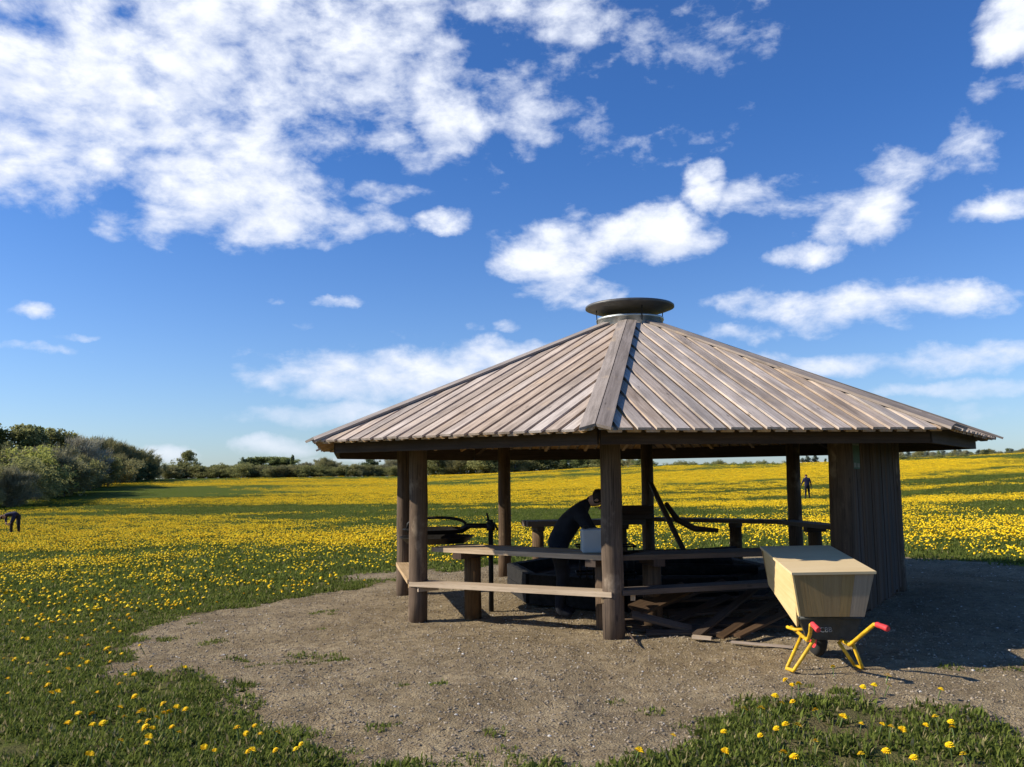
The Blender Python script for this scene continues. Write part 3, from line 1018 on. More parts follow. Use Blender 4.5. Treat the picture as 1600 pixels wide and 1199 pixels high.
# the plywood box lying across the tray: wider at the top, lid on, left side dropping past the tray edge
F = {k: W(*p, 7.05) for k, p in dict(tl=(1241, 899), tr=(1366, 897), bl=(1252, 964), br=(1351, 964)).items()}
B_ = {k: W(*p, 8.5) for k, p in dict(tl=(1189, 857), tr=(1297, 857)).items()}
dB = (B_['tl'] + B_['tr'] - F['tl'] - F['tr']) / 2
B_['bl'], B_['br'] = F['bl'] + dB, F['br'] + dB
bx = thing('plywood_box', 'long plywood box with sloping sides and flat lid resting on the wheelbarrow', 'box', (2.6, 7.7, .45))


def panel(name, pts, inward, th, mat):
    pts = [Vector(p) for p in pts]
    u = (pts[1] - pts[0]).normalized()
    v = inward.normalized().cross(u)
    uvs = [((p - pts[0]).dot(u), (p - pts[0]).dot(v)) for p in pts]
    m_ = MB()
    m_.slab(pts, uvs, inward.normalized(), th)
    return m_.build(name, mat, bx)


ax = dB.normalized()
dn = Vector((0, 0, -1))
# front: four upright boards
for k, (s0, s1) in enumerate(((0, .36), (.362, .60), (.602, .76), (.762, 1))):
    tp = lambda s: F['tl'].lerp(F['tr'], s)
    bt = lambda s: F['bl'].lerp(F['br'], s)
    panel('front_board', [bt(s0) + ax * .0, tp(s0), tp(s1), bt(s1)], ax, .018, M['plyshade'])
panel('rear_panel', [B_['br'], B_['tr'], B_['tl'], B_['bl']], -ax, .018, M['plyshade'])
lb = W(1250, 985, 7.12) - F['bl']
sideL = [F['tl'] + ax * .02, F['tl'] + dB, F['bl'] + dB * .98 + lb * .3, F['bl'] + lb + ax * .05, F['bl'] + ax * .02]
inn = Vector((1, 0, .4))
panel('side_panel', [F['tl'] + ax * .02, F['tl'] + dB * .995, F['bl'] + dB * .995 + lb * .12, F['bl'] + lb + ax * .12], Vector((1, 0, .25)), .016, M['ply'])
panel('edge_strip', [F['tl'] + ax * -.002 + Vector((-.017, 0, 0)), F['tl'] + ax * .09 + Vector((-.017, 0, 0)), F['bl'] + ax * .07 + Vector((-.017, 0, 0)), F['bl'] + Vector((-.017, 0, 0)) - ax * .002], Vector((1, 0, .25)), .014, M['ply'])
panel('side_panel', [F['br'] + ax * .02, F['br'] + dB * .995, F['tr'] + dB * .995, F['tr'] + ax * .02], Vector((-1, 0, .25)), .016, M['ply'])
panel('bottom_panel', [F['bl'] + ax * .025, F['br'] + ax * .025, F['br'] + dB * .98, F['bl'] + dB * .98], Vector((0, 0, 1)), .016, M['ply'])
lo = Vector((-.012, 0, .002))
panel('lid', [F['tl'] - ax * .014 + Vector((-.022, 0, .002)), F['tr'] - ax * .014 + Vector((.014, 0, .002)), F['tr'] + dB * 1.01 + Vector((.014, 0, .002)), F['tl'] + dB * 1.01 + Vector((-.022, 0, .002))], Vector((0, 0, 1)), .02, M['ply'])

# notice on the storage wall
nt = thing('notice', 'small green printed notice high on the storage wall near its left edge', 'notice', (pa_.x, pa_.y, 1.9))
q0 = pa_ + dv * .07 + nv * .075
q1 = pa_ + dv * .40 + nv * .075
mb = MB()
mb.slab([q0 + Vector((0, 0, 1.62)), q1 + Vector((0, 0, 1.62)), q1 + Vector((0, 0, 1.90)), q0 + Vector((0, 0, 1.90))], [(0, 0), (.2, 0), (.2, .3), (0, .3)], nv, .006)
mb.build('sheet', M['notice'], nt)
for a, b, z0, z1 in ((.1, .9, .90, .96), (.15, .45, .06, .24), (.6, .9, .06, .22)):
    mb = MB()
    e0, e1 = q0.lerp(q1, a) + nv * .0075, q0.lerp(q1, b) + nv * .0075
    zz = lambda t: Vector((0, 0, 1.62 + .28 * t))
    mb.slab([e0 + zz(z0), e1 + zz(z0), e1 + zz(z1), e0 + zz(z1)], [(0, 0), (.1, 0), (.1, .1), (0, .1)], nv, .002)
    mb.build('pale_print', M['paper'], nt)


# ------------------------------------------------------------------ people
def skinned(name, verts, edges, radii, mat, parent, root=0, sub=2):
    me = bpy.data.meshes.new(name)
    me.from_pydata(verts, edges, [])
    o = bpy.data.objects.new(name, me)
    col.objects.link(o)
    sk = o.modifiers.new('skin', 'SKIN')
    sk.use_smooth_shade = True
    for k, r in enumerate(radii):
        me.skin_vertices[0].data[k].radius = r if hasattr(r, '__len__') else (r, r)
        me.skin_vertices[0].data[k].use_root = (k == root)
    ss = o.modifiers.new('sub', 'SUBSURF')
    ss.levels = ss.render_levels = sub
    bpy.context.view_layer.update()
    m2 = bpy.data.meshes.new_from_object(o.evaluated_get(bpy.context.evaluated_depsgraph_get()))
    bpy.data.objects.remove(o)
    m2.materials.clear()
    m2.materials.append(mat)
    return link(name, m2, parent)


def person(label, base, J, mats, scale=1., face=Vector((0, -1, 0)), hands=True):
    """J: joints in metres relative to base: pelvis chest neck head, sL eL wL, sR eR wR, hipL kneeL ankL toeL ..."""
    t = thing('person', label, 'person', base)
    b = Vector(base)
    P = {k: b + Vector(v) * scale for k, v in J.items()}
    s = scale
    order = ['pelvis', 'belly', 'chest', 'neck', 'skull', 'crown', 'sL', 'eL', 'wL', 'sR', 'eR', 'wR', 'hL', 'kL', 'aL', 'tL', 'hR', 'kR', 'aR', 'tR']
    rad = dict(pelvis=(.175, .14), belly=(.17, .135), chest=(.20, .15), neck=.062, skull=.085, crown=.06, sL=.09, eL=.056, wL=.038, sR=.09, eR=.05, wR=.034, hL=.115, kL=.075, aL=.055, tL=.045, hR=.115, kR=.075, aR=.055, tR=.04)
    P['belly'] = P['pelvis'].lerp(P['chest'], .5)
    hd = (P['head'] - P['neck']).normalized()
    P['skull'] = P['head']
    P['crown'] = P['head'] + hd * .07 * s
    ed = [('pelvis', 'belly'), ('belly', 'chest'), ('chest', 'neck'), ('neck', 'skull'), ('skull', 'crown'), ('chest', 'sL'), ('sL', 'eL'), ('eL', 'wL'), ('chest', 'sR'), ('sR', 'eR'), ('eR', 'wR'),
          ('pelvis', 'hL'), ('hL', 'kL'), ('kL', 'aL'), ('aL', 'tL'), ('pelvis', 'hR'), ('hR', 'kR'), ('kR', 'aR'), ('aR', 'tR')]
    rr = [tuple(x * s for x in rad[k]) if hasattr(rad[k], '__len__') else rad[k] * s for k in order]
    body = skinned('body', [P[k] for k in order], [(order.index(a), order.index(c)) for a, c in ed], rr, mats['top'], t)
    me = body.data
    for m in (mats['legs'], M['skin']):
        me.materials.append(m)
    off = b
    for p in me.polygons:
        c = p.center
        dl = min((c - P[a].lerp(P[q], f)).length for a, q in (('hL', 'kL'), ('kL', 'aL'), ('hR', 'kR'), ('kR', 'aR'), ('aL', 'tL'), ('aR', 'tR')) for f in (.2, .5, .8, 1))
        du = min((c - P[a]).length for a in ('belly', 'chest', 'eL', 'eR', 'sL', 'sR'))
        if (c - P['skull'] - hd * .03 * s).length < .125 * s:
            p.material_index = 2
        elif dl < du:
            p.material_index = 1
    # face, ears
    fw = (face - hd * face.dot(hd)).normalized()
    rt = fw.cross(hd).normalized()
    hc = P['skull'] + hd * .02 * s
    fm = MB()
    fm.tube([hc + fw * .075 * s + hd * .015 * s, hc + fw * .108 * s - hd * .022 * s, hc + fw * .08 * s - hd * .03 * s], [.008 * s, .015 * s, .01 * s], 6)
    for q in (-1, 1):
        fm.tube([hc + rt * q * .078 * s + hd * .02 * s, hc + rt * q * .09 * s, hc + rt * q * .08 * s - hd * .03 * s], [.012 * s, .02 * s, .01 * s], 6)
    fm.build('nose_and_ears', M['skin'], t)
    em = MB()
    for q in (-1, 1):
        c = hc + fw * .083 * s + rt * q * .032 * s + hd * .008 * s
        em.tube([c - rt * .012 * s, c + rt * .012 * s], .007 * s, 6)
    em.tube([hc + fw * .083 * s - hd * .058 * s - rt * .022 * s, hc + fw * .083 * s - hd * .058 * s + rt * .022 * s], .005 * s, 6)
    em.build('eyes_and_mouth', M['hair'], t)
    hm = MB()
    prof = []
    import itertools
    for i in range(7):
        for j in range(14):
            pass
    bmh = bmesh.new()
    bmesh.ops.create_uvsphere(bmh, u_segments=16, v_segments=10, radius=.108 * s)
    dele = []
    for v in bmh.verts:
        loc = Vector((v.co.x * .86, v.co.y * 1.0, v.co.z * 1.05))
        w = rt * loc.x + fw * loc.y + hd * loc.z
        if loc.y > .045 * s and loc.z < .05 * s or loc.z < -.07 * s:
            dele.append(v)
        k = 1 + .06 * math.sin(v.co.x * 190 + v.co.z * 140)
        v.co = hc + hd * .025 * s - fw * .008 * s + w * k
    bmesh.ops.delete(bmh, geom=dele, context='VERTS')
    hme = bpy.data.meshes.new('hair')
    bmh.to_mesh(hme)
    bmh.free()
    hme.materials.append(mats['hair'])
    link('hair', hme, t)
    # hands: palm, four fingers and a thumb
    for e, w in (('eL', 'wL'), ('eR', 'wR')):
        d = (P[w] - P[e]).normalized()
        sd = d.cross(fw)
        sd = sd.normalized() if sd.length > .1 else rt
        nrm_ = sd.cross(d)
        hv, hedge, hr_ = [P[w] - d * .01 * s, P[w] + d * .05 * s, P[w] + d * .08 * s], [(0, 1), (1, 2)], [.028 * s, .036 * s, .036 * s]
        hm_ = MB()
        hm_.tube([P[w] - d * .02 * s, P[w] + d * .03 * s, P[w] + d * .09 * s], [.026 * s, .036 * s, .034 * s], 8)
        for k, L in enumerate((.07, .08, .075, .058)):
            o_ = P[w] + d * .082 * s + sd * (.026 - .0175 * k) * s
            a1 = o_ + d * L * .5 * s + nrm_ * .006 * s
            a2 = a1 + d * L * .35 * s + nrm_ * .022 * s
            hm_.tube([o_, a1, a2], [.0092 * s, .0086 * s, .0065 * s], 6)
        o_ = P[w] + d * .03 * s + sd * .03 * s
        hm_.tube([o_, o_ + d * .03 * s + sd * .028 * s + nrm_ * .01 * s, o_ + d * .062 * s + sd * .03 * s + nrm_ * .02 * s], [.012 * s, .0105 * s, .008 * s], 6)
        hm_.build('hand', M['skin'], t)
    return t


# the man working over the counter: bent forward to the right
bx0 = W(874, 850, 10.15)
gb = gz1(bx0.x, 10.15)
person('man in dark clothes bending over the counter inside the shelter', (bx0.x, 10.15, gb), dict(
    pelvis=(-.02, 0, .88), chest=(.20, -.08, 1.19), neck=(.33, -.14, 1.30), head=(.425, -.17, 1.325),
    sL=(.22, -.27, 1.19), eL=(.31, -.42, .98), wL=(.41, -.62, .90), sR=(.24, .11, 1.21), eR=(.37, .02, 1.0), wR=(.46, -.18, .92),
    hL=(-.03, -.10, .84), kL=(.03, -.13, .47), aL=(-.03, -.13, .09), tL=(.13, -.16, .04), hR=(-.02, .10, .84), kR=(.06, .12, .47), aR=(.02, .14, .09), tR=(.18, .13, .04)),
    dict(top=M['cloth'], legs=M['jeans'], hair=M['hair']), 1., Vector((.85, -.2, -.5)))
# far right: standing, seen from behind, hands held forward
gx_, gy_ = G(1262, 780)
d_ = Vector((gx_, gy_, 0))
sc_ = abs(36 * math.hypot(gx_, gy_) / FPX / 1.74)
person('distant person in dark jacket standing among dandelions behind the shelter', (gx_, gy_, gz1(gx_, gy_)), dict(
    pelvis=(0, 0, .92), chest=(0, .04, 1.32), neck=(0, .08, 1.50), head=(.01, .15, 1.59),
    sL=(-.19, .04, 1.40), eL=(-.30, .08, 1.14), wL=(-.32, .30, 1.02), sR=(.19, .04, 1.40), eR=(.29, .02, 1.12), wR=(.30, .05, .86),
    hL=(-.10, 0, .88), kL=(-.12, .03, .48), aL=(-.13, 0, .09), tL=(-.14, .15, .04), hR=(.10, 0, .88), kR=(.12, .03, .48), aR=(.14, 0, .09), tR=(.15, .15, .04)),
    dict(top=M['navy'], legs=M['jeans'], hair=M['brownhair']), sc_, Vector((0, 1, -.3)))
# far left: bent over picking flowers
gx_, gy_ = G(21, 836)
sc_ = abs(33 * math.hypot(gx_, gy_) / FPX / 1.08)
person('distant person in navy jacket bending down in the flowers at far left', (gx_, gy_, gz1(gx_, gy_)), dict(
    pelvis=(.08, .05, .88), chest=(.0, -.30, .93), neck=(-.10, -.42, .88), head=(-.20, -.48, .82),
    sL=(-.17, -.30, .88), eL=(-.16, -.38, .70), wL=(-.10, -.42, .56), sR=(.17, -.32, .90), eR=(.20, -.40, .70), wR=(.10, -.45, .56),
    hL=(-.03, .02, .82), kL=(-.09, -.05, .46), aL=(-.12, .03, .09), tL=(-.14, -.12, .04), hR=(.18, .02, .82), kR=(.22, -.05, .46), aR=(.23, .03, .09), tR=(.24, -.12, .04)),
    dict(top=M['navy'], legs=M['jeans'], hair=M['brownhair']), sc_, Vector((-.3, -.6, -.7)))


# ------------------------------------------------------------------ trees
def make_tree(h, rx, nl, leaf, kind, seed, base=.12):
    """returns (trunk mesh, crown mesh): limbs plus many leaf- and twig-sized faces round their ends"""
    r_ = np.random.default_rng(seed)
    tb = MB()
    lean = r_.normal(0, .03, 2) * h
    nst = 1 if kind != 'shrub' else 4
    tips = []
    for s_ in range(nst):
        off = r_.normal(0, .25, 2) * (nst > 1)
        top = np.array([lean[0] + off[0] * 2.5, lean[1] + off[1] * 2.5, h * .8])
        tb.tube([(off[0], off[1], -.3), (off[0] + lean[0] * .3, off[1] + lean[1] * .3, h * .35), tuple(top)], [h * .024 / nst ** .5, h * .017 / nst ** .5, h * .004], 6, False)
        nb = int(16 / nst) + 4
        for k in range(nb):
            t = base + (1 - base) * (k + .5) / nb
            p0 = np.array([off[0], off[1], 0]) * (1 - t) + top * t
            a = r_.uniform(0, 2 * PI)
            prof = {'round': math.sin(PI * min(1, t * .85 + .12)) ** .6, 'tall': math.sin(PI * min(1, t * .8 + .16)) ** .7 * .75, 'shrub': math.sin(PI * min(1, t * .6 + .3)) ** .5, 'twiggy': math.sin(PI * min(1, t * .8 + .16)) ** .6,
                    'cone': (1.02 - t) * .8}[kind]
            L = rx * prof * r_.uniform(.6, 1.1)
            rise = {'round': .35, 'tall': .8, 'shrub': .5, 'twiggy': .6, 'cone': -.1}[kind]
            p2 = p0 + np.array([math.cos(a) * L, math.sin(a) * L, L * rise * r_.uniform(.4, 1.1)])
            p1 = (p0 + p2) / 2 + np.array([0, 0, .06 * L])
            tb.tube([tuple(p0), tuple(p1), tuple(p2)], [h * .007, h * .005, h * .0015], 4, False)
            for f in (.45, .7, 1.):
                q = p0 * (1 - f) + p2 * f
                tips.append((q, rx * (.20 + .12 * f)))
                for e in range(2):
                    tips.append((q + r_.normal(0, rx * .14, 3), rx * .17))
        tips.append((top, rx * .2))
    tc_ = np.array([t[0] for t in tips])
    tr_ = np.array([t[1] for t in tips])
    pick = r_.integers(0, len(tips), nl)
    g = r_.normal(0, 1, (nl, 3))
    g /= np.linalg.norm(g, axis=1)[:, None]
    cpos = tc_[pick] + g * (tr_[pick] * r_.uniform(.1, 1, nl) ** .6)[:, None] * np.array([1, 1, .85])
    cpos[:, 2] = np.maximum(cpos[:, 2], .05 * h * r_.uniform(.2, 1, nl))
    # leaves: small quads; twiggy crowns get long thin faces pointing up and out
    u = r_.normal(0, 1, (nl, 3))
    if kind == 'twiggy':
        outw = cpos - np.array([0, 0, h * .3])
        outw /= np.linalg.norm(outw, axis=1)[:, None] + 1e-6
        u = outw * 1.0 + u * .45 + np.array([0, 0, .5])
    u /= np.linalg.norm(u, axis=1)[:, None]
    w = np.cross(u, r_.normal(0, 1, (nl, 3)))
    w /= np.linalg.norm(w, axis=1)[:, None] + 1e-6
    ls = leaf * r_.uniform(.6, 1.4, nl)
    lu, lw = (ls * (4.2 if kind == 'twiggy' else .75)), ls * (.16 if kind == 'twiggy' else .5)
    if kind == 'twiggy':
        isl = r_.uniform(0, 1, nl) < .45
        lu = np.where(isl, ls * .7, lu)
        lw = np.where(isl, ls * .4, lw)
    a = cpos - u * lu[:, None]
    c = cpos + u * lu[:, None]
    b = cpos + w * lw[:, None]
    d = cpos - w * lw[:, None]
    v = np.stack([a, b, c, d], 1).reshape(-1, 3)
    f = np.arange(nl * 4).reshape(nl, 4)
    clump = r_.uniform(0, 1, len(tips))
    tint = np.repeat(np.clip(clump[pick] * .65 + r_.uniform(0, .45, nl), 0, 1), 4)
    return tb.mesh('trunk', None), v, f, tint


LM = dict(
    olive=leafmat('olive_spring_leaves', (0.171, 0.177, 0.068), (0.354, 0.348, 0.136), .5),
    green=leafmat('fresh_green_leaves', (0.142, 0.177, 0.071), (0.307, 0.342, 0.130), .55),
    lime=leafmat('lime_new_leaves', (0.236, 0.248, 0.059), (0.413, 0.413, 0.118), .45),
    brown=leafmat('brown_twigs', (.185, .172, .075), (.35, .325, .15), .3),
    grey=leafmat('grey_twigs', (.225, .21, .115), (.41, .385, .24), .3),
    dark=leafmat('dark_evergreen', (0.077, 0.100, 0.047), (0.177, 0.212, 0.094), .4),
    pale=leafmat('pale_blossom', (0.319, 0.283, 0.201), (0.500, 0.496, 0.378), .3),
    bluish=leafmat('blue_green_leaves', (0.130, 0.159, 0.124), (0.248, 0.277, 0.212), .35),
)
PROTO = {}


def proto(key, h, rx, nl, leaf, kind, mat, bark, seed, base=.12):
    tm, v, f, tint = make_tree(h, rx, nl, leaf, kind, seed, base)
    tm.materials.append(M[bark])
    cm = mesh_np('crown', v, f, [LM[mat]], {'tint': tint})
    PROTO[key] = (tm, cm, h)


proto('olive', 7, 2.8, 7000, .16, 'round', 'olive', 'bark', 1, .03)
proto('green', 7, 2.7, 7000, .16, 'round', 'green', 'bark', 2, .03)
proto('tallgreen', 8, 2.4, 7000, .16, 'tall', 'green', 'bark', 3, .04)
proto('brown', 6.5, 2.9, 10000, .15, 'twiggy', 'brown', 'greybark', 4, .03)
proto('brown2', 6.5, 2.8, 10000, .15, 'twiggy', 'brown', 'greybark', 5, .03)
proto('grey', 6, 2.8, 9000, .15, 'twiggy', 'grey', 'greybark', 6, .03)
proto('lime', 5, 2.6, 8000, .14, 'shrub', 'lime', 'bark', 7, .02)
proto('shrub', 4, 2.6, 8000, .13, 'shrub', 'olive', 'bark', 8, .02)
proto('brownshrub', 4, 2.6, 9000, .13, 'shrub', 'brown', 'greybark', 9, .02)
proto('pale', 6, 2.5, 8000, .13, 'twiggy', 'pale', 'greybark', 10, .03)
proto('dark', 6, 2.5, 7000, .17, 'round', 'dark', 'bark', 11, .04)
proto('bluish', 7, 2.1, 5000, .17, 'tall', 'bluish', 'bark', 12, .04)
proto('cone', 8, 1.6, 3600, .15, 'cone', 'dark', 'bark', 13)
NAMES = dict(olive='leafy_tree', green='leafy_tree', tallgreen='leafy_tree', brown='bare_tree', brown2='bare_tree', grey='bare_tree', lime='shrub', shrub='shrub', brownshrub='shrub', pale='blossoming_tree', dark='dark_tree', bluish='leafy_tree', cone='conifer')
CATS = dict(shrub='shrub', conifer='tree')


def put_tree(key, x, y, H, label, group=None, wide=1., rz=None):
    tm, cm, h = PROTO[key]
    nm = NAMES[key]
    t = bpy.data.objects.new(nm, None)
    col.objects.link(t)
    k = H / h
    t.location = (x, y, gz1(x, y) - .05)
    t.scale = (k * wide, k * wide, k)
    t.rotation_euler = (0, 0, random.uniform(0, 2 * PI) if rz is None else rz)
    tag(t, label, 'shrub' if nm == 'shrub' else 'tree', group)
    for n_, me in (('trunk', tm), ('crown', cm)):
        o = bpy.data.objects.new(n_, me)
        col.objects.link(o)
        o.parent = t
    return t


def by_px(key, px, dist, top_py, label, group=None, wide=1.):
    """tree in the direction of px at that distance, its top where the photograph has it"""
    d = ray(px, 745)
    x, y = d[0] / d[1] * dist, dist
    H = max(1.2, (W(px, top_py, dist).z - gz1(x, y)) / (.97 if key not in ('cone', 'lime', 'shrub', 'brownshrub') else 1.0))
    return put_tree(key, x, y, H, label, group, wide)


WOOD = 'trees and bushes of the wood at the left edge'
# back row
for px, top, d, key in ((-55, 652, 96, 'green'), (-15, 654, 98, 'tallgreen'), (18, 655, 100, 'olive'), (48, 658, 102, 'tallgreen'), (76, 661, 104, 'olive'), (100, 672, 106, 'tallgreen'), (-100, 650, 95, 'green')):
    by_px(key, px, d, top, 'tall green-topped tree in the back row of the wood at far left', WOOD, 1.25)
for px, top, d, key in ((124, 684, 120, 'olive'), (146, 682, 124, 'brown2'), (166, 686, 128, 'brown'), (184, 690, 130, 'brown2'), (203, 697, 134, 'brown'), (222, 706, 138, 'brown'), (238, 716, 142, 'brown2')):
    by_px(key, px, d, top, 'brownish budding tree on the falling crest of the left wood', WOOD, 1.2)
by_px('pale', 122, 104, 682, 'pale budding tree standing out in the middle of the left wood', None, 1.25)
by_px('lime', 52, 84, 696, 'bright yellow-green bush in the middle of the left wood', None, 1.3)
by_px('lime', 4, 84, 705, 'yellow-green bush against the left edge of the photo')
by_px('grey', 84, 88, 696, 'buff twiggy tree between the yellow-green bush and the pale tree', None, 1.2)
for px, top, d, key in ((-70, 700, 70, 'brownshrub'), (-35, 722, 66, 'brown'), (30, 722, 74, 'shrub'), (60, 722, 80, 'shrub'), (92, 722, 86, 'brownshrub'), (118, 722, 92, 'shrub'), (142, 720, 98, 'brown'), (166, 718, 108, 'shrub'), (190, 718, 118, 'brownshrub'), (212, 722, 126, 'dark'), (232, 722, 134, 'dark'), (40, 700, 86, 'brown2'), (70, 710, 90, 'brown'), (150, 705, 112, 'olive'), (178, 708, 120, 'brown2'), (110, 706, 98, 'brown')):
    by_px(key, px, d, top, 'dull brown-green bush along the shaded front edge of the left wood', WOOD, 1.25)
by_px('grey', 14, 70, 728, 'grey twiggy bush lowest at the left edge of the photo', None, 1.2)
# the far hedge line, left of the shelter
by_px('olive', 292, 152, 700, 'round-headed tree alone on the far hedge right of the wood', None, 1.05)
by_px('olive', 262, 150, 725, 'low olive bush between the wood and the round-headed tree')
for px, top in ((316, 726), (334, 724), (350, 724), (366, 726)):
    by_px('green', px, 158, top, 'small green tree in the low stretch of the far hedge', 'trees along the far hedge', 1.2)
by_px('dark', 385, 155, 713, 'dark round tree in the far hedge left of the green clump', None, 1.2)
for px, top in ((400, 711), (412, 710), (424, 711), (437, 710), (450, 711)):
    by_px('green', px, 156, top, 'tree of the dense green clump in the far hedge under the cloud', 'green clump in the far hedge', 1.7)
by_px('tallgreen', 457, 154, 708, 'thin upright tree at the right end of the green hedge clump', None, .5)
for k, px in enumerate(range(256, 640, 11)):
    by_px(('shrub', 'brownshrub', 'shrub')[k % 3], px, 149 + random.uniform(-2, 3), 729 + random.uniform(-4, 4), ('low olive bush along the foot of the far hedge', 'low brown bush along the foot of the far hedge', 'low olive bush along the foot of the far hedge')[k % 3],
          ('olive bushes at the foot of the far hedge', 'brown bushes at the foot of the far hedge', 'olive bushes at the foot of the far hedge')[k % 3], 1.7)
for px, top in ((462, 730), (478, 722), (505, 715), (520, 720)):
    by_px('grey' if px < 490 else 'brown', px, 152, top, 'greyish bare bush in the far hedge just left of the shelter eave', 'bare bushes by the eave', 1.35)
by_px('cone', 541, 140, 725, 'small dark slim tree standing before the hedge under the eave corner', None, .75)
by_px('dark', 578, 158, 714, 'dark round tree in the hedge just left of the shelter posts', None, 1.3)
for px in (560, 596, 612, 640):
    by_px('grey', px, 154, 726 if px < 600 else 716, 'pale grey bush in the hedge beside the left shelter posts', 'grey bushes behind the left posts', 1.3)
# seen through the shelter
for k, px in enumerate(range(655, 1030, 15)):
    key = ('green', 'shrub', 'olive', 'tallgreen', 'brown', 'green')[k % 6]
    top = 713 + random.uniform(-4, 5) if px < 940 else 716 + random.uniform(-3, 4) + (px - 940) * .06
    ds = dict(green='round green hedge tree', shrub='low olive hedge bush', olive='olive-leaved hedge tree', tallgreen='tall narrow green hedge tree', brown='bare brown hedge tree')[key]
    by_px(key, px, 165 + random.uniform(-4, 6), top - 6, ds + ' seen through the shelter beyond the meadow', ds + 's seen through the shelter', 1.6)
for k, px in enumerate(range(1050, 1235, 13)):
    by_px('shrub', px, 175, 722 + random.uniform(-2, 2), 'tiny bush on the skyline seen through the shelter to the right', 'bushes on the skyline through the shelter', 1.0)
for px, top, key in ((1254, 714, 'bluish'), (1264, 710, 'bluish'), (1276, 709, 'bluish'), (1289, 713, 'cone'), (1300, 712, 'bluish')):
    by_px(key, px, 185, top, 'hazy blue-green tree on the skyline above the distant person', 'trees above the distant person', 1.1)
# right skyline
for k, px in enumerate(range(1395, 1700, 9)):
    top = 704 + random.uniform(-3, 4) - max(0, (px - 1480)) * .035
    key = ('bluish', 'grey', 'tallgreen', 'bluish', 'olive', 'brown')[k % 6]
    ds = dict(bluish='hazy blue-green tree', grey='grey bare tree', tallgreen='narrow green tree', olive='olive-leaved tree', brown='bare brown tree')[key]
    by_px(key, px, 172 + random.uniform(-5, 8), top, ds + ' on the right skyline beyond the flowering hill', ds + 's along the right skyline', 1.2)
for k, px in enumerate(range(1390, 1700, 14)):
    by_px('shrub', px, 166, 712 - max(0, (px - 1480)) * .05 + random.uniform(-1, 2), 'low bush lining the right skyline beyond the flowering hill', 'bushes along the right skyline', 1.6)
by_px('dark', 1543, 150, 701, 'single dark round bush on the right skyline beyond the eave tip', None, .9)


# ------------------------------------------------------------------ ground cover
def scatter(name, pts, protos, scl, label, mat=None):
    """one 'stuff' object: points that carry small meshes (geometry nodes)"""
    me = bpy.data.meshes.new(name)
    me.from_pydata([tuple(p) for p in pts], [], [])
    nn = len(pts)
    a = me.attributes.new('rotz', 'FLOAT_VECTOR', 'POINT')
    rv = np.zeros((nn, 3), 'f')
    rv[:, 2] = rng.uniform(0, 2 * PI, nn)
    rv[:, :2] = rng.normal(0, .04, (nn, 2))
    a.data.foreach_set('vector', rv.ravel())
    a = me.attributes.new('scl', 'FLOAT', 'POINT')
    a.data.foreach_set('value', np.asarray(scl, 'f'))
    a = me.attributes.new('pick', 'INT', 'POINT')
    a.data.foreach_set('value', rng.integers(0, len(protos), nn).astype('i'))
    o = link(name, me)
    ng = bpy.data.node_groups.new(name, 'GeometryNodeTree')
    ng.interface.new_socket('Geometry', in_out='INPUT', socket_type='NodeSocketGeometry')
    ng.interface.new_socket('Geometry', in_out='OUTPUT', socket_type='NodeSocketGeometry')
    g = NT(ng)
    gi, go = g('NodeGroupInput'), g('NodeGroupOutput')
    join = g('GeometryNodeGeometryToInstance')
    for p in reversed(protos):
        oi = g('GeometryNodeObjectInfo')
        oi.inputs['Object'].default_value = p
        oi.inputs['As Instance'].default_value = True
        ng.links.new(oi.outputs['Geometry'], join.inputs[0])
    # a list of instances to choose from: join the single instances
    jn = g('GeometryNodeJoinGeometry')
    for l in list(join.inputs[0].links):
        ng.links.new(l.from_socket, jn.inputs[0])
    ng.nodes.remove(join)
    at = lambda nm, ty: g('GeometryNodeInputNamedAttribute', {'Name': nm}, data_type=ty).outputs[0]
    ip = g('GeometryNodeInstanceOnPoints', {'Points': gi.outputs[0], 'Instance': jn.outputs[0], 'Pick Instance': True, 'Instance Index': at('pick', 'INT'),
                                            'Rotation': at('rotz', 'FLOAT_VECTOR'), 'Scale': at('scl', 'FLOAT')})
    ng.links.new(ip.outputs[0], go.inputs[0])
    md = o.modifiers.new('scatter', 'NODES')
    md.node_group = ng
    return tag(o, label, None, None, 'stuff')


def loose(name, me):
    return bpy.data.objects.new(name, me)      # carried by a scatter only


grassm = leafmat('grass_blades', (.082, .112, .022), (.20, .235, .045), .42, (.36, .30, .15))
petal, n_, b_ = newmat('dandelion_petals')
oi_ = n_('ShaderNodeObjectInfo').outputs['Random']
petal.node_tree.links.new(n_.mix(oi_, (.88, .55, .006), (.93, .65, .012)), b_.inputs[0])
b_.inputs['Roughness'].default_value = .8
stemm = plain('dandelion_stem', (.10, .14, .04), .8)


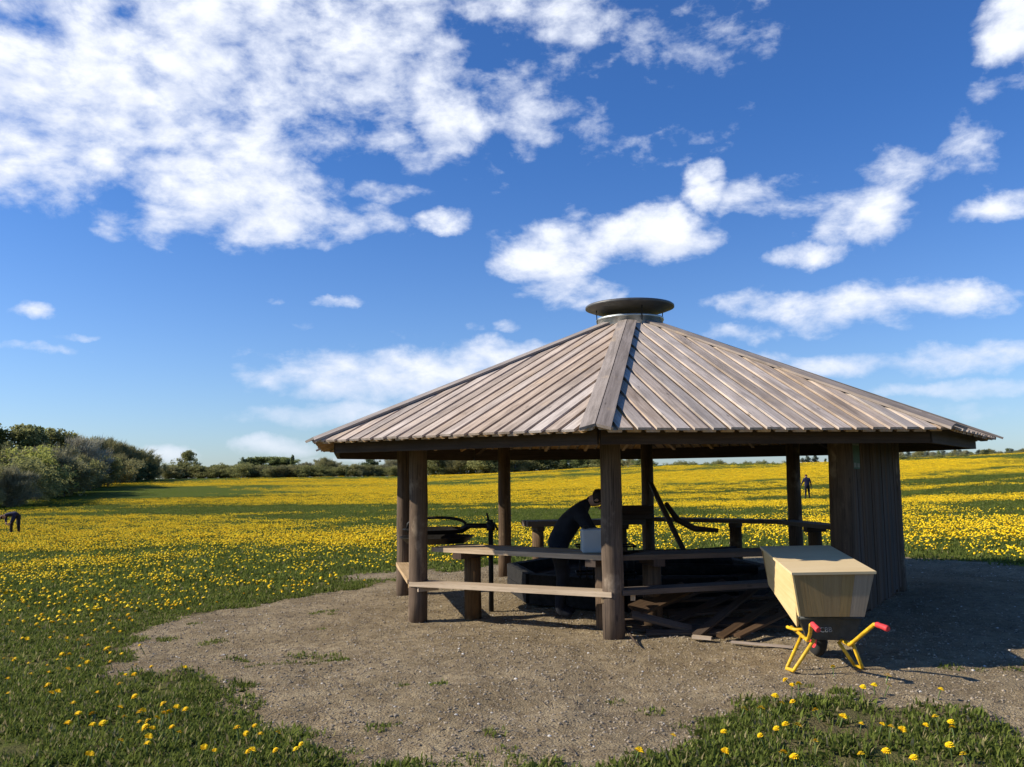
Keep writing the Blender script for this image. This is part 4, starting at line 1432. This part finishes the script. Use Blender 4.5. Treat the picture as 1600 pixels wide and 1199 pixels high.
def tuft(nb, R0, h, seed, wid=.006, broad=.25):
    r_ = np.random.default_rng(seed)
    V, Fc, T = [], [], []
    for k in range(nb):
        a = r_.uniform(0, 2 * PI)
        rr = R0 * math.sqrt(r_.uniform(0, 1))
        p = np.array([rr * math.cos(a), rr * math.sin(a), -.01])
        b = r_.uniform(0, 2 * PI)
        hh = h * r_.uniform(.45, 1.2)
        ln = hh * r_.uniform(.2, .8)
        w = wid * r_.uniform(.7, 1.3)
        if r_.uniform() < broad:
            w *= 3.0
            hh *= .55
            ln = hh * 1.3
        dr = np.array([math.cos(b), math.sin(b), 0])
        sd = np.array([-dr[1], dr[0], 0]) * w
        m_ = p + dr * ln * .4 + np.array([0, 0, hh * .65])
        t = p + dr * ln + np.array([0, 0, hh])
        i = len(V)
        V += [p - sd, p + sd, m_ + sd * .8, m_ - sd * .8, t]
        Fc += [(i, i + 1, i + 2), (i, i + 2, i + 3), (i + 3, i + 2, i + 4)]
        T += [min(1, max(0, r_.normal(.45, .28)))] * 5
    return mesh_np('grass_tuft', V, Fc, [grassm], {'tint': T})


def head_fan(V, Fc, MI, c, r, tilt, az_, r_, seg=6, dome=.75):
    up = np.array([math.sin(tilt) * math.cos(az_), math.sin(tilt) * math.sin(az_), math.cos(tilt)])
    e1 = np.cross(up, [0.3, .9, .1])
    e1 /= np.linalg.norm(e1)
    e2 = np.cross(up, e1)
    i = len(V)
    V.append(c + up * r * dome)
    for k in range(seg):
        a = 2 * PI * k / seg
        V.append(c + (e1 * math.cos(a) + e2 * math.sin(a)) * r)
    for k in range(seg):
        Fc.append((i, i + 1 + k, i + 1 + (k + 1) % seg))
        MI.append(0)


def flower_clump(nf, R0, seed, hmin=.06, hmax=.15, r0=.024):
    r_ = np.random.default_rng(seed)
    V, Fc, MI = [], [], []
    for k in range(nf):
        a = r_.uniform(0, 2 * PI)
        rr = R0 * math.sqrt(r_.uniform(0, 1))
        h = r_.uniform(hmin, hmax)
        c = np.array([rr * math.cos(a), rr * math.sin(a), h])
        head_fan(V, Fc, MI, c, r0 * r_.uniform(.75, 1.2), r_.uniform(0, .85), r_.uniform(0, 2 * PI), r_)
        i = len(V)
        V += [np.array([c[0] + r_.normal(0, .01), c[1], -.02]), c + [.003, 0, 0], c - [.003, 0, 0]]
        Fc.append((i, i + 1, i + 2))
        MI.append(1)
    me = mesh_np('dandelion_clump', V, Fc, [petal, stemm])
    me.polygons.foreach_set('material_index', MI)
    return me


def in_view(x, y, pad=1.12):
    return np.abs(x) < (y * 800 / FPX) * pad + .6


def sample(n_, r0, r1, half=R(36), power=2.):
    u = rng.uniform(0, 1, n_)
    r = (r0 ** power + (r1 ** power - r0 ** power) * u) ** (1 / power)
    a = rng.uniform(-half, half, n_)
    return r * np.sin(a), r * np.cos(a)


def with_z(x, y, dz=0.):
    z = ground_z(x, y)
    r = np.hypot(x, y)
    z = z + np.clip(1 - r / 40, 0, 1) * ((fbm(x, y, .8, 21, 3) - .5) * .10 + (fbm(x, y, 4., 22, 3) - .5) * .065 * (r < 16)) + dz
    return np.c_[x, y, z]


def turf_ok(x, y, r_=None):
    return dirt_mask(x, y) < rng.uniform(.25, .75, len(x))


tufts = [loose('grass_tuft', tuft(40, .11, .05, s)) for s in (1, 2, 3, 4)]
x, y = sample(24000, 4.0, 15)
k = turf_ok(x, y) & in_view(x, y, 1.3)
# thin worn turf lets the soil show
thin = fbm(x, y, .9, 31, 3)
k &= (thin > np.where(x > 0, .46, .42)) | (rng.uniform(0, 1, len(x)) < np.where(x > 0, .32, .28))
x, y = x[k], y[k]
scatter('near_grass', with_z(x, y), tufts, rng.uniform(.6, 1.25, len(x)) * (1 + .0 * x), 'short rough grass with broad weed leaves in the foreground')
tufts2 = [loose('grass_tuft', tuft(52, .3, .075, s, .010, .3)) for s in (5, 6, 7)]
x, y = sample(34000, 13, 90, R(36), 1.6)
k = turf_ok(x, y)
x, y = x[k], y[k]
scatter('meadow_grass', with_z(x, y), tufts2, rng.uniform(.7, 1.3, len(x)), 'green meadow grass between the dandelions')
# stray tufts on the gravel
x, y = sample(2600, 4.5, 12)
s_ = dirt_sd(x, y)
k = (s_ > 0) & (s_ < 2.2) & (fbm(x, y, 1.7, 41, 3) > .64 + .05 * s_) & ~((np.abs(x - 2.4) < .9) & (y > 7.2))
x, y = x[k], y[k]
scatter('stray_grass', with_z(x, y), tufts, rng.uniform(.45, .95, len(x)), 'stray grass tufts sprouting from the gravel')

# pebbles
peb = []
for s in range(4):
    bmp = bmesh.new()
    bmesh.ops.create_icosphere(bmp, subdivisions=1, radius=1)
    for v in bmp.verts:
        v.co *= 1 + .25 * mnoise.noise(v.co * 1.3 + Vector((s * 5, 0, 0)))
        v.co.z *= .6
    pm = bpy.data.meshes.new('pebble')
    bmp.to_mesh(pm)
    bmp.free()
    mm, n_, b_ = newmat('pebble_stone')
    oi_ = n_('ShaderNodeObjectInfo').outputs['Random']
    c_ = n_.mix(oi_, (.17, .135, .095), (.40, .33, .24))
    c_ = n_.mix(n_.ramp(oi_, .965, .985), c_, (.62, .59, .54))
    mm.node_tree.links.new(c_, b_.inputs[0])
    b_.inputs['Roughness'].default_value = .9
    pm.materials.append(mm)
    peb.append(loose('pebble', pm))
x, y = sample(60000, 4.0, 17, R(36), 1.4)
k = dirt_mask(x, y) > .5
x, y = x[k], y[k]
scatter('pebbles', with_z(x, y, .002), peb, .0045 + .011 * rng.uniform(0, 1, len(x)) ** 3.5, 'small loose stones scattered over the gravel')
x, y = sample(1500, 4.5, 12)
k = (dirt_sd(x, y) > -.5)
x, y = x[k], y[k]
V, Fc = [], []
for a_, b_2 in zip(x, y):
    t_ = random.uniform(0, PI)
    L = random.uniform(.02, .07)
    d_ = np.array([math.cos(t_), math.sin(t_), 0]) * L
    s_ = np.array([-d_[1], d_[0], 0]) / L * .003
    p = with_z(np.array([a_]), np.array([b_2]), .008)[0]
    i = len(V)
    V += [p - d_ - s_, p - d_ + s_, p + d_ + s_ + [0, 0, .006], p + d_ - s_ + [0, 0, .006]]
    Fc.append((i, i + 1, i + 2, i + 3))
tag(link('dry_straws', mesh_np('dry_straws', V, Fc, [M['scrap']])), 'dry straws and bits of bark littering the gravel', None, None, 'stuff')

# dandelions: single flowers to begin with, thick drifts further off
def dandelion_meshes(seed):
    r_ = np.random.default_rng(seed)
    V, Fc = [], []
    rad_ = .021
    for (rr, z, nseg, ofs, drop) in ((1.0, .0, 14, 0, .15), (.72, .28, 12, .2, .05), (.4, .45, 8, .1, .0)):
        for q in range(nseg):
            a = 2 * PI * (q + ofs) / nseg
            w = PI / nseg * 1.15
            L = rr * r_.uniform(.88, 1.1)
            i = len(V)
            V += [np.array([0, 0, rad_ * (z - .1)]), rad_ * np.array([L * .8 * math.cos(a - w), L * .8 * math.sin(a - w), z]), rad_ * np.array([L * math.cos(a), L * math.sin(a), z - drop]), rad_ * np.array([L * .8 * math.cos(a + w), L * .8 * math.sin(a + w), z])]
            Fc.append((i, i + 1, i + 2, i + 3))
    i = len(V)
    hd_ = mesh_np('flower_head', V, Fc, [petal])
    st_ = MB().tube([(0, 0, -.12), (.004, 0, -.05), (0, 0, -.002)], [.0035, .003, .0045], 5, False).mesh('stem', stemm)
    return hd_, st_


FRONT = [(76, 1064),(90, 1096),(152, 1095),(186, 1084),(210, 1100),(188, 1112),(114, 1116),(122, 1130),(144, 1128),(194, 1133),(218, 1118),(224, 1116),(230, 1138),(218, 1136),(246, 1137),(256, 1130),(264, 1120),(276, 1116),(254, 1110),(290, 1120),(106, 1143),(160, 1148),(144, 1156),(226, 1156),(238, 1153),(268, 1158),(280, 1164),(232, 1174),(230, 1184),(188, 1182),(370, 1158),(384, 1160),(398, 1146),(407, 1162),(434, 1166),(430, 1190),(387, 1188),(394, 1195),(470, 1179),(462, 1191),(319, 1184),(335, 1195),(140, 1196),(12, 1098),(12, 1075),(6, 1036),(18, 1040),(80, 1094),(74, 1080),(48, 1072),(106, 1051),(124, 1054),(170, 1016),(138, 1016),(127, 1006),(218, 1017),(190, 1028),(196, 1064),(212, 1056),(236, 1054),(78, 1003),(104, 1009),(172, 1042),(136, 1040),(96, 1032),(108, 1032),(90, 1034),(102, 1032),(128, 1036),(140, 1038),(44, 1044),(166, 1020),(172, 1026),(1164, 1115),(1212, 1099),(1239, 1094),(1249, 1089),(1223, 1116),(1239, 1108),(1190, 1114),(1275, 1125),(1319, 1133),(1347, 1141),(1380, 1149),(1394, 1156),(1412, 1155),(1448, 1143),(1462, 1136),(1487, 1140),(1489, 1151),(1472, 1098),(1388, 1063),(1302, 1050),(1227, 1071),(1367, 1086),(1391, 1088),(1350, 1092),(1228, 1148),(1248, 1147),(1214, 1158),(1189, 1173),(1225, 1188),(1242, 1196),(1275, 1173),(1346, 1192),(1386, 1188),(1429, 1196),(1506, 1194),(1485, 1182),(1132, 1169),(1135, 1197),(1053, 1168),(1000, 1196)]
FR_ = np.array([G(a, b + 6) for a, b in FRONT])
DM = [dandelion_meshes(s) for s in (1, 2, 3)]
x, y = sample(9000, 4.6, 17)
dn_ = bloom(x, y)
kk = (dirt_mask(x, y) < .45) & in_view(x, y, 1.0)
# loose drifts in the foreground
pt = fbm(x, y, .55, 61, 3)
r = np.hypot(x, y)
want = np.where(r < 7.9, 0, np.where(r < 10.5, .030 + .17 * np.clip((pt - .42) * 3, 0, 1), .06 + .5 * dn_))
kk &= rng.uniform(0, 1, len(x)) < want
x, y = x[kk], y[kk]
o_ = np.argsort(np.hypot(x, y))
x, y = np.r_[FR_[:, 0], x[o_]], np.r_[FR_[:, 1], y[o_]]
near_x, near_y = x[:298], y[:298]
rmax = float(np.hypot(near_x[-1], near_y[-1]))
P3 = with_z(near_x, near_y)
for q, (a, b, c) in enumerate(P3):
    h = random.uniform(.065, .105)
    o = bpy.data.objects.new('dandelion', None)
    col.objects.link(o)
    o.location = (a, b, c + h)
    k = random.uniform(.9, 1.45)
    o.scale = (k, k, k)
    o.rotation_euler = (random.gauss(0, .22), random.gauss(0, .22) - .12, random.uniform(0, 6.28))
    if a > .6:
        tag(o, 'yellow dandelion in the grass patch in front of the wheelbarrow', 'flower', 'dandelions in the front right grass')
    elif math.hypot(a, b) < 8:
        tag(o, 'yellow dandelion in the foreground grass left of the gravel', 'flower', 'dandelions in the front left grass')
    else:
        tag(o, 'yellow dandelion in the grass at the left where the meadow begins', 'flower', 'dandelions at the near edge of the meadow')
    hd_, st_ = DM[q % 3]
    for n_, me in (('flower_head', hd_), ('stem', st_)):
        p = bpy.data.objects.new(n_, me)
        col.objects.link(p)
        p.parent = o
# singles beyond those
one = [loose('dandelion_clump', flower_clump(1, .01, s, .06, .11)) for s in (71, 72, 73)]
x, y = x[298:], y[298:]
scatter('meadow_edge_dandelions', with_z(x, y), one, rng.uniform(.8, 1.2, len(x)), 'yellow dandelions dotted through the near meadow')
clumps = [loose('dandelion_clump', flower_clump(16, .48, s)) for s in range(80, 86)]
x, y = sample(84000, max(10.5, min(rmax, 12.0)), 165, R(35))
b = bloom(x, y)
r_xy = np.hypot(x, y)
dens = np.clip((b - np.interp(r_xy, [11, 15, 24, 40, 60, 110], [-.22, -.26, -.20, .02, .28, .42])) * np.interp(r_xy, [14, 24, 60], [1.0, 1.35, 1.6]), 0, 1) ** 1.35
k = (rng.uniform(0, 1, len(x)) < dens) & (dirt_sd(x, y) < -.45)
x, y = x[k], y[k]
scatter('dandelion_drifts', with_z(x, y), clumps, rng.uniform(.8, 1.25, len(x)), 'thick yellow drifts of dandelions covering the meadow')
